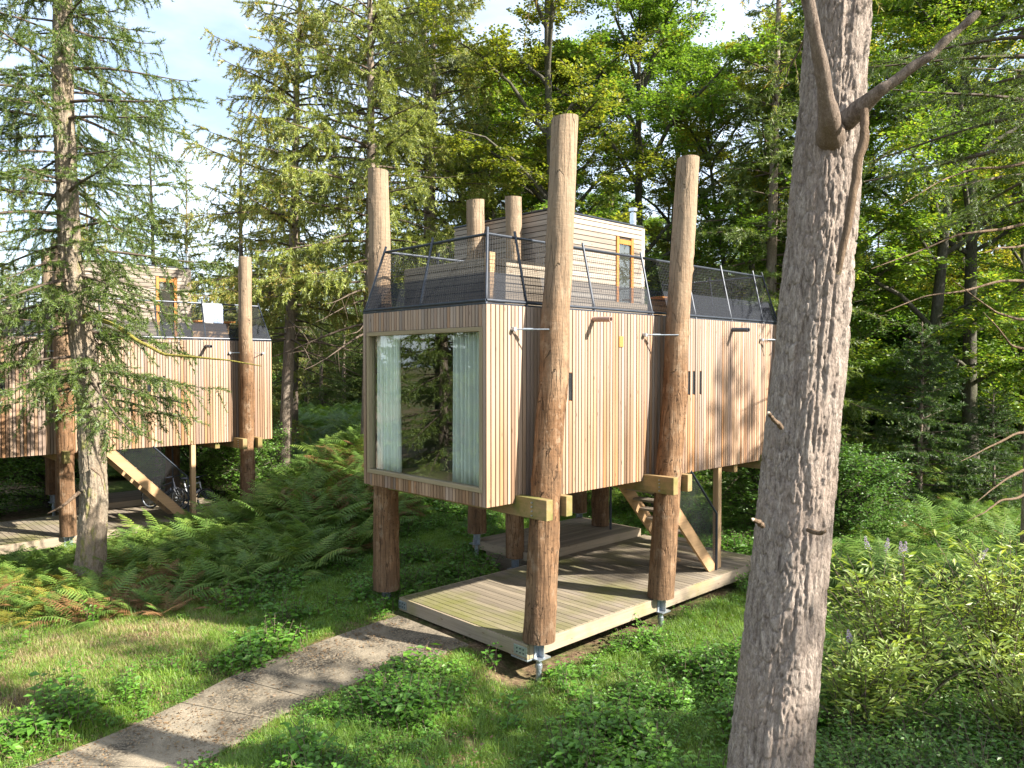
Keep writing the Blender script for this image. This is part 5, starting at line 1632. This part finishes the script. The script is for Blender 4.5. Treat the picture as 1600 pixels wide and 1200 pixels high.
mt, mc = conifer('left_spruce_low', 37, 8.0, 0.2, 4.3, 2.2, 26, M['nl_spruce'], M['deadwood'], 'column', 0.22, 0.4, 10, 170, 0.085, 0.02, elev=(-0.1, 0.2), trunk=(AX2, RD2 * 0.5), twig_len=0.42)
O('lower_branches', mt, spr)
O('lower_crown', mc, spr)
limb('mossy_branch', [(-9.0, 16.2, 5.95), (-8.2, 15.9, 5.75), (-7.6, 15.6, 5.42), (-7.0, 15.4, 5.13), (-6.3, 15.2, 5.08), (-5.6, 15.1, 5.02), (-4.9, 15.0, 4.9)], [0.05, 0.042, 0.036, 0.03, 0.024, 0.017, 0.008], spr, M['mossy'], 21)
limb('dead_branch', [(-9.1, 16.1, 2.25), (-9.35, 15.9, 1.98), (-9.6, 15.8, 1.85)], [0.04, 0.03, 0.012], spr, M['deadwood'], 23, 8, 16)
limb('dead_branch', [(-8.85, 16.1, 2.75), (-8.6, 16.0, 2.6), (-8.45, 15.9, 2.2)], [0.02, 0.014, 0.006], spr, M['deadwood'], 24, 8, 16)

# spruce at the right edge with bare lower branches
ds = thing('spruce_tree', 'slim conifer at the right edge with long bare dead branches', 'tree', (0, 0, 0), 0, 'trees of the surrounding wood')
EX, EY = 12.15, 18.0
ez = float(hgt(EX, EY)) - 0.1
AX3 = np.stack([np.linspace(EX, EX + 0.25, 8), np.full(8, EY), np.linspace(ez, 17, 8)], 1)
V, F = tubes(AX3[None], np.linspace(0.16, 0.03, 8)[None], 12)
O('trunk', mesh_np('trunk', [(V, F, 0, True)], [M['bark_larch']]), ds)
rs = np.random.RandomState(5)
for (zz, dx, dy, drop) in ((6.9, -4.3, -1.6, 0.5), (6.0, -3.0, -1.8, -1.0), (5.3, -2.4, -1.9, -1.1), (3.4, -2.3, -1.0, 0.3), (2.6, -1.9, -0.9, 0.35), (2.0, -2.2, -1.1, 0.2), (8.2, -4.6, -1.6, 0.9), (9.6, -4.2, -2.0, 1.0), (4.4, -1.7, -2.2, -0.2), (1.5, -1.0, -1.2, 0.1), (7.6, -3.2, -3.2, 0.2)):
    p0 = np.array([EX + 0.05, EY - 0.1, zz])
    pts = [p0 + np.array([dx * t, dy * t, -drop * t * t - 0.35 * t + rs.uniform(-0.08, 0.08)]) for t in (0, 0.25, 0.5, 0.75, 1.0)]
    limb('dead_branch', pts, [0.038, 0.032, 0.024, 0.015, 0.006], ds, M['deadwood'], int(rs.randint(1000)), 7, 24)
mt, mc = conifer('edge_spruce', 33, 17, 0.1, 8.5, 4.6, 56, M['nl_spruce'], M['bark_beech'], 'column', 0.16, 0.25, 8, 90, 0.09, 0.024, elev=(-0.1, 0.4), trunk=(AX3, np.linspace(0.1, 0.02, 8)))
O('branches', mt, ds)
O('crown', mc, ds)

# ================================================================== undergrowth
def frond(rs, L, npin, width, arch, fine=False):
    """one bracken frond growing along +x from the origin: toothed pinnae either side of the stalk"""
    t = np.linspace(0.20, 0.985, npin)
    def axis(s):
        return np.stack([L * s * (1 - 0.12 * s), 0 * s, L * (0.62 * s - arch * s ** 2)], 1)
    P = axis(t)
    D = nrm(axis(t + 0.01) - axis(t - 0.01))
    env = width * np.clip((1.04 - t) / 0.80, 0, 1) ** 0.85 * (0.75 + 0.25 * S((t - 0.2) / 0.15))
    gap = L * 0.785 / npin
    Vs, Fs, n = [], [], 0
    for sg in (-1, 1):
        side = np.array([0, sg, 0.0])
        pd = nrm(D * 0.45 + side + np.array([0, 0, -0.10]) + rs.normal(size=D.shape) * 0.05)
        pl = env * rs.uniform(0.85, 1.1, npin)
        across = nrm(np.cross(np.tile([0, 0, 1.0], (npin, 1)), pd))
        segs = 7 if fine else 4
        st = []
        for j in range(segs * 2 + 1):
            q = j / (segs * 2)
            w = gap * 0.36 * (1 - q) ** 0.6 * (1.0 if j % 2 else 0.42) + 0.001
            c = P + pd * (pl * q)[:, None]
            c[:, 2] -= 0.22 * pl * q ** 2
            st.append(c + across * w); st.append(c - across * w)
        V = np.stack(st, 1)
        m = V.shape[1]
        F = []
        for j in range(segs * 2):
            F.append(np.arange(npin)[:, None] * m + np.array([[2 * j, 2 * j + 2, 2 * j + 3, 2 * j + 1]]))
        Vs.append(V.reshape(-1, 3)); Fs.append(np.concatenate(F) + n); n += len(Vs[-1])
    s = np.linspace(0, 1, 8)
    sv, sf = tubes(axis(s)[None], (0.006 * (1 - 0.8 * s))[None], 3)
    return (np.concatenate(Vs), np.concatenate(Fs)), (sv, sf)

def fern_mesh(name, seed, nf, mat, h=1.0, flat=0.0):
    rs = np.random.RandomState(seed)
    parts = []
    for i in range(nf):
        a = i * 6.283 / nf + rs.uniform(-0.5, 0.5)
        L = h * rs.uniform(0.7, 1.15)
        (V, F), (sv, sf) = frond(rs, L, 14, 0.36 * L, rs.uniform(0.28, 0.50) + flat)
        tilt = rs.uniform(-0.15, 0.45)
        c, s_ = math.cos(tilt), math.sin(tilt)
        Ry = np.array([[c, 0, -s_], [0, 1, 0], [s_, 0, c]])
        ca, sa = math.cos(a), math.sin(a)
        Rz = np.array([[ca, -sa, 0], [sa, ca, 0], [0, 0, 1]])
        Mx = (Rz @ Ry).T
        parts.append((V @ Mx, F, 0)); parts.append((sv @ Mx, sf, 1))
    return mesh_np(name, parts, [mat, M['fern_stalk']])

def grass_mesh(name, seed, n, mat, h=0.12, spread=0.10, w=0.006):
    rs = np.random.RandomState(seed)
    a = rs.uniform(0, 6.283, n)
    p = np.stack([rs.normal(size=n) * spread, rs.normal(size=n) * spread, 0 * a - 0.01], 1)
    hh = h * rs.uniform(0.5, 1.3, n)
    bend = rs.uniform(0.2, 0.9, n) * hh
    d = np.stack([np.cos(a), np.sin(a), 0 * a], 1)
    sd = np.stack([-np.sin(a), np.cos(a), 0 * a], 1)
    ww = w * rs.uniform(0.7, 1.4, n)
    rows = []
    for s, k in ((0, 1.0), (0.5, 0.85), (1.0, 0.08)):
        c = p + d * (bend * s * s)[:, None] + np.array([0, 0, 1.0]) * (hh * (s - 0.15 * s * s))[:, None]
        rows.append(c + sd * (ww * k * 0.5)[:, None]); rows.append(c - sd * (ww * k * 0.5)[:, None])
    V = np.stack(rows, 1).reshape(-1, 3)
    b = np.arange(n)[:, None] * 6
    F = np.concatenate([b + np.array([[0, 2, 3, 1]]), b + np.array([[2, 4, 5, 3]])])
    return mesh_np(name, [(V, F, 0)], [mat])

def weed_mesh(name, seed, nst, mat, h=0.25, ll=0.07, lw=0.05, spread=0.10, per=7):
    rs = np.random.RandomState(seed)
    parts = []
    base, dirs, nn, ln = [], [], [], []
    for i in range(nst):
        a = rs.uniform(0, 6.283)
        p0 = np.array([rs.normal() * spread, rs.normal() * spread, -0.01])
        H = h * rs.uniform(0.5, 1.2)
        lean = np.array([math.cos(a), math.sin(a), 0]) * H * rs.uniform(0.1, 0.6)
        pts = np.stack([p0, p0 + lean * 0.35 + np.array([0, 0, H * 0.6]), p0 + lean + np.array([0, 0, H])])
        parts.append(tubes(pts[None], np.array([[0.004, 0.003, 0.0015]]), 3) + (1,))
        for j in range(per):
            s = 0.2 + 0.8 * (j + rs.uniform(0, 0.6)) / per
            c = pts[0] + (pts[2] - pts[0]) * s
            b = j * 2.4 + rs.uniform(-0.5, 0.5)
            dv = np.array([math.cos(b), math.sin(b), rs.uniform(-0.25, 0.35)])
            base.append(c + dv * 0.01); dirs.append(dv); nn.append(np.array([0, 0, 1.0]) + rs.normal(size=3) * 0.3)
            ln.append(ll * rs.uniform(0.6, 1.25) * (1.15 - 0.5 * s))
    ln = np.array(ln)
    V, F = leaves(np.array(base), np.array(dirs), np.array(nn), ln, ln * lw / ll, 0.15)
    parts.append((V, F, 0))
    return mesh_np(name, parts, [mat, M['twig']])

def litter_mesh(name, seed, n):
    rs = np.random.RandomState(seed)
    c = np.stack([rs.normal(size=n) * 0.22, rs.normal(size=n) * 0.22, rs.uniform(0.0, 0.025, n)], 1)
    d = np.stack([rs.normal(size=n), rs.normal(size=n), rs.normal(size=n) * 0.2], 1)
    l = rs.uniform(0.02, 0.06, n)
    V, F = leaves(c, d, np.array([0, 0, 1.0]) + rs.normal(size=(n, 3)) * 0.3, l, l * rs.uniform(0.15, 0.6, n))
    return mesh_np(name, [(V, F, 0)], [M['litter']])

FERN_POLY = [(-13.5, 16.3), (-11.2, 14.9), (-9.6, 14.3), (-8.4, 13.9), (-7.3, 13.8), (-6.4, 14.3), (-5.6, 15.0), (-4.7, 16.2), (-3.7, 18.3), (-3.2, 21.0), (-2.8, 24), (-3.2, 32), (-11, 32), (-8.2, 27.0), (-6.9, 25.2), (-7.4, 23.2), (-12.4, 17.6), (-13.6, 17.0)]
FERN_R = [(7.0, 18.6), (6.6, 14.2), (7.6, 12.4), (10, 12.0), (16, 17), (32, 38), (9, 38), (6.5, 26)]
DECK1 = [W1(0.3, -0.4), W1(8.2, -0.4), W1(8.2, 3.15), W1(0.3, 3.15)]
RD1 = [W1(4.0, 2.9), W1(8.0, 2.9), W1(8.0, 5.1), W1(4.0, 5.1)]
def W2(u, v):
    return BASE2[0] + UU[0] * u + VV[0] * v, BASE2[1] + UU[1] * u + VV[1] * v
DECK2 = [W2(0.3, -0.35), W2(8.1, -0.35), W2(8.1, 5.1), W2(0.3, 5.1)]

def pts_in(rs, n, xlo, xhi, ylo, yhi):
    return rs.uniform(xlo, xhi, n), rs.uniform(ylo, yhi, n)
def blocked(x, y, pad=0.0):
    b = in_poly(x, y, DECK1) | in_poly(x, y, RD1) | in_poly(x, y, DECK2)
    pp = np.array(path_poly); c = pp.mean(0)
    b |= in_poly(x, y, path_poly)
    b |= np.hypot(x - FX, y - FY) < 0.45
    b |= np.hypot(x - SX, y - SY) < 0.42
    return b
def visible(x, y, m=0.8):
    return (np.abs(x) < 0.70 * y + m)
def place(rs, x, y, tilt=0.15):
    n = len(x)
    pos = np.stack([x, y, hgt(x, y)], 1)
    rot = np.stack([rs.uniform(-tilt, tilt, n), rs.uniform(-tilt, tilt, n), rs.uniform(0, 6.283, n)], 1)
    return pos, rot

# where the ground is dry and strawy (left clearing) and where it is lush
def dryness(x, y):
    d = S((-x - 3.6) / 2.0) * S((14.6 - y) / 1.5) * S((y - 8.0) / 1.0)
    d = d * S((near_path(x, y) - 0.5) / 1.3)
    d = np.maximum(d, 0.55 * np.exp(-((x - 0.9) / 1.6) ** 2 - ((y - 11.0) / 0.8) ** 2))
    return np.clip(0.85 * d * (0.15 + 1.5 * fbm(x * 0.7, y * 0.7, None, 3, 41)), 0, 1)

# ---- bracken
ferns = [fern_mesh('fern_a', 1, 6, M['fern'], 1.0), fern_mesh('fern_b', 2, 7, M['fern'], 0.9), fern_mesh('fern_c', 3, 5, M['fern'], 1.15, 0.05), fern_mesh('fern_d', 4, 5, M['fern_yellow'], 0.85), fern_mesh('fern_e', 5, 6, M['fern_brown'], 0.95, -0.04), fern_mesh('fern_f', 6, 10, M['fern_brown'], 0.72, -0.14)]
rs = np.random.RandomState(100)
x, y = pts_in(rs, 5200, -15, -2, 13, 32)
kp = in_poly(x, y, FERN_POLY) & ~blocked(x, y) & visible(x, y) & (rs.uniform(size=len(x)) < np.where(y < 22, 0.60, 0.45))
x, y = x[kp], y[kp]
pos, rot = place(rs, x, y, 0.3)
sc = rs.uniform(0.7, 1.25, len(x)) * (0.72 + 0.28 * S((y - 14.0) / 3))
brown = fbm(x * 0.55, y * 0.55, None, 2, 61) + 0.12 * S((17 - y) / 2.5)
sc = sc * np.where(x < -9.4, 0.75, 1.0)
idx = np.where((brown > 0.57) & (rs.uniform(size=len(x)) < 0.55), 4, np.where((x < -7.2) & (y < 17) & (rs.uniform(size=len(x)) < 0.5), 3, rs.randint(0, 3, len(x))))
scatter('bracken', ferns, pos, rot, sc, idx, 'thick bank of bracken between path and left cabin, green with russet fronds', 'bracken')
x, y = pts_in(rs, 5200, 6, 32, 12, 38)
kp = in_poly(x, y, FERN_R) & visible(x, y, 2) & (rs.uniform(size=len(x)) < 0.8)
x, y = x[kp], y[kp]
pos, rot = place(rs, x, y, 0.25)
scatter('bracken', ferns, pos, rot, rs.uniform(0.7, 1.15, len(x)), np.where(rs.uniform(size=len(x)) < 0.06, 4, rs.randint(0, 3, len(x))), 'shaded sweep of bracken under the trees on the right', 'bracken')

x, y = pts_in(rs, 2600, -24, 2, 31, 60)
kp = visible(x, y, 2)
x, y = x[kp], y[kp]
pos, rot = place(rs, x, y, 0.25)
scatter('bracken', ferns, pos, rot, rs.uniform(1.0, 1.6, len(x)), np.where(rs.uniform(size=len(x)) < 0.08, 3, rs.randint(0, 3, len(x))), 'far bracken on the wood floor beyond the two cabins', 'bracken')

# ---- single clumps standing out from the bracken
for (px, py, kd, s, lab) in ((-6.35, 13.95, 5, 0.95, 'russet bracken clump at the grass edge right of the spruce trunk'), (-5.7, 14.35, 5, 0.85, 'second russet bracken clump, nearer the deck'), (-8.9, 13.75, 3, 0.95, 'yellow-green bracken clump left of the spruce foot'),
                             (-7.7, 13.55, 0, 0.85, 'bright green bracken clump in front of the spruce foot'), (-10.0, 14.15, 3, 0.85, 'yellowing bracken clump at the left edge by the clearing'), (0.95, 11.2, 1, 0.38, 'small fern beside the steel foot of the nearest log post')):
    o = O('fern', ferns[kd], None, (px, py, float(hgt(px, py)) - 0.02), (0, 0, px * 3), (s, s, s))
    tag(o, lab, 'fern', 'single fern clumps')

# ---- grass
gm = [grass_mesh('grass_a', 1, 46, M['grass'], 0.10), grass_mesh('grass_b', 2, 40, M['grass'], 0.15, 0.09), grass_mesh('grass_c', 3, 44, M['drygrass'], 0.11, 0.12), grass_mesh('grass_d', 4, 34, M['drygrass'], 0.07, 0.13, 0.005)]
rs = np.random.RandomState(101)
x, y = pts_in(rs, 90000, -12, 9, 6.5, 26)
keepp = np.clip(1.25 - (y - 8) / 22, 0.25, 1.0)
patch = fbm(x * 0.8, y * 0.8, None, 3, 50)
kp = visible(x, y) & ~blocked(x, y) & (rs.uniform(size=len(x)) < keepp) & ~(in_poly(x, y, FERN_POLY) & (rs.uniform(size=len(x)) < 0.9)) & (rs.uniform(size=len(x)) < 0.35 + 1.0 * S((patch - 0.35) / 0.25))
dirt = np.exp(-((x - 0.0) / 0.75) ** 2 - ((y - 11.45) / 0.55) ** 2) + np.exp(-((x - 1.6) / 0.9) ** 2 - ((y - 11.95) / 0.35) ** 2)
kp &= rs.uniform(size=len(x)) > dirt * 0.95
x, y = x[kp], y[kp]
pos, rot = place(rs, x, y)
dry = dryness(x, y)
idx = np.where(rs.uniform(size=len(x)) < dry * 0.85, rs.choice([2, 3, 3], len(x)), rs.randint(0, 2, len(x)))
scatter('grass', gm, pos, rot, rs.uniform(0.6, 1.15, len(x)) * np.where(near_path(x, y) < 0.25, 0.6, 1), idx, 'short grass of the clearing, strawy on the left', 'grass')

# ---- leaf litter on bare soil
lm = [litter_mesh('litter_a', 1, 60), litter_mesh('litter_b', 2, 60)]
x, y = pts_in(rs, 9000, -12, 8, 7, 20)
kp = visible(x, y) & ~blocked(x, y) & (rs.uniform(size=len(x)) < 0.25 + 0.75 * dryness(x, y))
x, y = x[kp], y[kp]
pos, rot = place(rs, x, y, 0.05)
x2, y2 = pts_in(rs, 500, -5.6, -0.6, 8, 13.6)
k2 = in_poly(x2, y2, path_poly) & (rs.uniform(size=500) < np.where(near_path(x2, y2) < 0.3, 0.5, 0.12))
x2, y2 = x2[k2], y2[k2]
pos = np.concatenate([pos, np.stack([x2, y2, path_z(x2, y2) + 0.002], 1)])
rot = np.concatenate([rot, np.stack([0 * x2, 0 * x2, rs.uniform(0, 6, len(x2))], 1)])
x = np.concatenate([x, x2])
scatter('leaf_litter', lm, pos, rot, rs.uniform(0.7, 1.2, len(x)), rs.randint(0, 2, len(x)), 'dry needles and fallen leaves strewn over the ground', 'litter')

# ---- low weeds
wm = [weed_mesh('weed_a', 1, 7, M['weed'], 0.16, 0.06, 0.05, 0.09, 6), weed_mesh('weed_b', 2, 5, M['weed'], 0.30, 0.085, 0.05, 0.07, 9), weed_mesh('weed_c', 3, 10, M['weed'], 0.08, 0.035, 0.034, 0.12, 5), weed_mesh('weed_d', 4, 4, M['weed'], 0.20, 0.13, 0.065, 0.05, 6)]
rs = np.random.RandomState(102)
x, y = pts_in(rs, 42000, -9, 12, 6.5, 24)
lush = fbm(x * 0.6, y * 0.6, None, 3, 70)
right = S((x - 0.5) / 2.0)
w_ = 0.25 + 0.6 * right + 0.9 * np.exp(-((x + 0.6) / 1.7) ** 2 - ((y - 9.9) / 1.2) ** 2) + 0.5 * (in_poly(x, y, [(-4.2, 15.5), (-2.2, 14.0), (0.5, 17), (0.5, 22), (-3, 24)]))
kp = visible(x, y) & ~blocked(x, y) & ~in_poly(x, y, FERN_POLY) & (rs.uniform(size=len(x)) < w_ * (0.2 + 1.1 * S((lush - 0.36) / 0.25))) & (rs.uniform(size=len(x)) > 0.95 * dryness(x, y))
dirt = np.exp(-((x - 0.0) / 0.75) ** 2 - ((y - 11.45) / 0.5) ** 2)
kp &= rs.uniform(size=len(x)) > dirt
x, y = x[kp], y[kp]
pos, rot = place(rs, x, y)
lowp = rs.uniform(size=len(x))
idx = np.where(lowp < 0.5, 2, np.where(lowp < 0.78, 0, np.where(lowp < 0.92, 1, 3)))
patch = fbm(x * 1.3, y * 1.3, None, 2, 88)
idx = np.where((patch > 0.58) & (rs.uniform(size=len(x)) < 0.35), rs.choice([1, 3], len(x)), idx)
scatter('low_weeds', wm, pos, rot, rs.uniform(0.55, 1.15, len(x)) * (0.6 + 1.1 * S((patch - 0.35) / 0.35)), idx, 'carpet of clover, nettles and small leafy weeds round the deck', 'weeds')

# ---- tangle of brambles and nettles, lower right
bm_ = [weed_mesh('bramble_a', 11, 9, M['bramble'], 0.55, 0.085, 0.055, 0.16, 13), weed_mesh('bramble_b', 12, 8, M['bramble'], 0.75, 0.10, 0.045, 0.14, 15), weed_mesh('bramble_c', 13, 10, M['weed'], 0.45, 0.07, 0.05, 0.18, 11)]
x, y = pts_in(rs, 5200, 2.3, 11, 5.2, 13.2)
edge = 2.75 + 0.42 * (y - 6.5) + 0.5 * (fbm(y * 0.8, y * 0 + 3, None, 2, 5) - 0.5)
kp = visible(x, y, 1.0) & (x > edge) & ~((y > 12.5) & (x < 6.2)) & (np.hypot(x - FX, y - FY) > 0.55)
x, y = x[kp], y[kp]
pos, rot = place(rs, x, y, 0.2)
scatter('bramble_tangle', bm_, pos, rot, rs.uniform(0.6, 1.15, len(x)), rs.randint(0, 3, len(x)), 'dense tangle of brambles and nettles right of the big trunk', 'brambles')

# ---- buddleia shrubs with lilac flowers
def buddleia(label, x, y, h, n, seed, spread, nfl=1):
    rs = np.random.RandomState(seed)
    root = thing('flowering_shrub', label, 'shrub', (x, y, float(hgt(x, y))), 0, 'flowering shrubs on the right')
    stems, lv = [], []
    tips = []
    for i in range(n):
        a = rs.uniform(0, 6.283)
        H = h * rs.uniform(0.55, 1.1)
        out = spread * rs.uniform(0.1, 1.0)
        p0 = np.array([rs.normal() * 0.15, rs.normal() * 0.15, 0])
        t = np.linspace(0, 1, 9)
        P = p0 + np.stack([math.cos(a) * out * t ** 1.3, math.sin(a) * out * t ** 1.3, H * (t - 0.18 * t ** 3)], 1)
        stems.append(tubes(P[None], (0.012 * (1 - 0.75 * t))[None], 5) + (0,))
        m_ = int(44 * H / h)
        s = rs.uniform(0.15, 1.0, m_)
        c, tg = interp_poly(P[None], np.zeros(m_, int), s)
        b = rs.uniform(0, 6.283, m_)
        dv = np.stack([np.cos(b), np.sin(b), rs.uniform(-0.35, 0.5, m_)], 1)
        # short side shoots carry the leaves away from the stem
        c = c + dv * rs.uniform(0, 0.16, m_)[:, None]
        ln = rs.uniform(0.09, 0.19, m_)
        lv.append((c, nrm(dv + tg * 0.3), np.array([0, 0, 1.0]) + rs.normal(size=(m_, 3)) * 0.4, ln))
        tips.append((P[-1], nrm(P[-1] - P[-2]), H))
    O('stems', mesh_np('stems', stems, [M['twig']]), root)
    c, d, nn, ln = [np.concatenate(q) for q in zip(*lv)]
    V, F = leaves(c, d, nn, ln, ln * 0.27, 0.2)
    O('leaves', mesh_np('leaves', [(V, F, 0)], [M['budd']]), root)
    tips.sort(key=lambda q: -q[2])
    for (p, d, _) in tips[:nfl]:
        m_ = 130
        s = rs.uniform(0, 1, m_)
        rad = 0.035 * (1.05 - s)
        o = rand_unit(rs, m_)
        c = p + d * (s * 0.17)[:, None] + o * rad[:, None]
        V, F = leaves(c, o + d * 0.3, rand_unit(rs, m_), 0.016, 0.013)
        O('flower_spike', mesh_np('flower_spike', [(V, F, 0)], [M['flower']]), root)
buddleia('leafy shrub with lilac flower spikes beside the big trunk', 5.3, 10.6, 2.45, 90, 1, 1.2, 5)
buddleia('tall arching pale-leaved shrub near the right edge', 7.0, 10.8, 2.7, 90, 2, 1.4)
buddleia('sunlit pale-leaved shrub in the right foreground', 6.2, 9.0, 1.7, 70, 3, 1.1)
buddleia('low pale-leaved shrub between the big trunk and the flowering shrub', 4.5, 9.6, 1.6, 64, 4, 0.9)
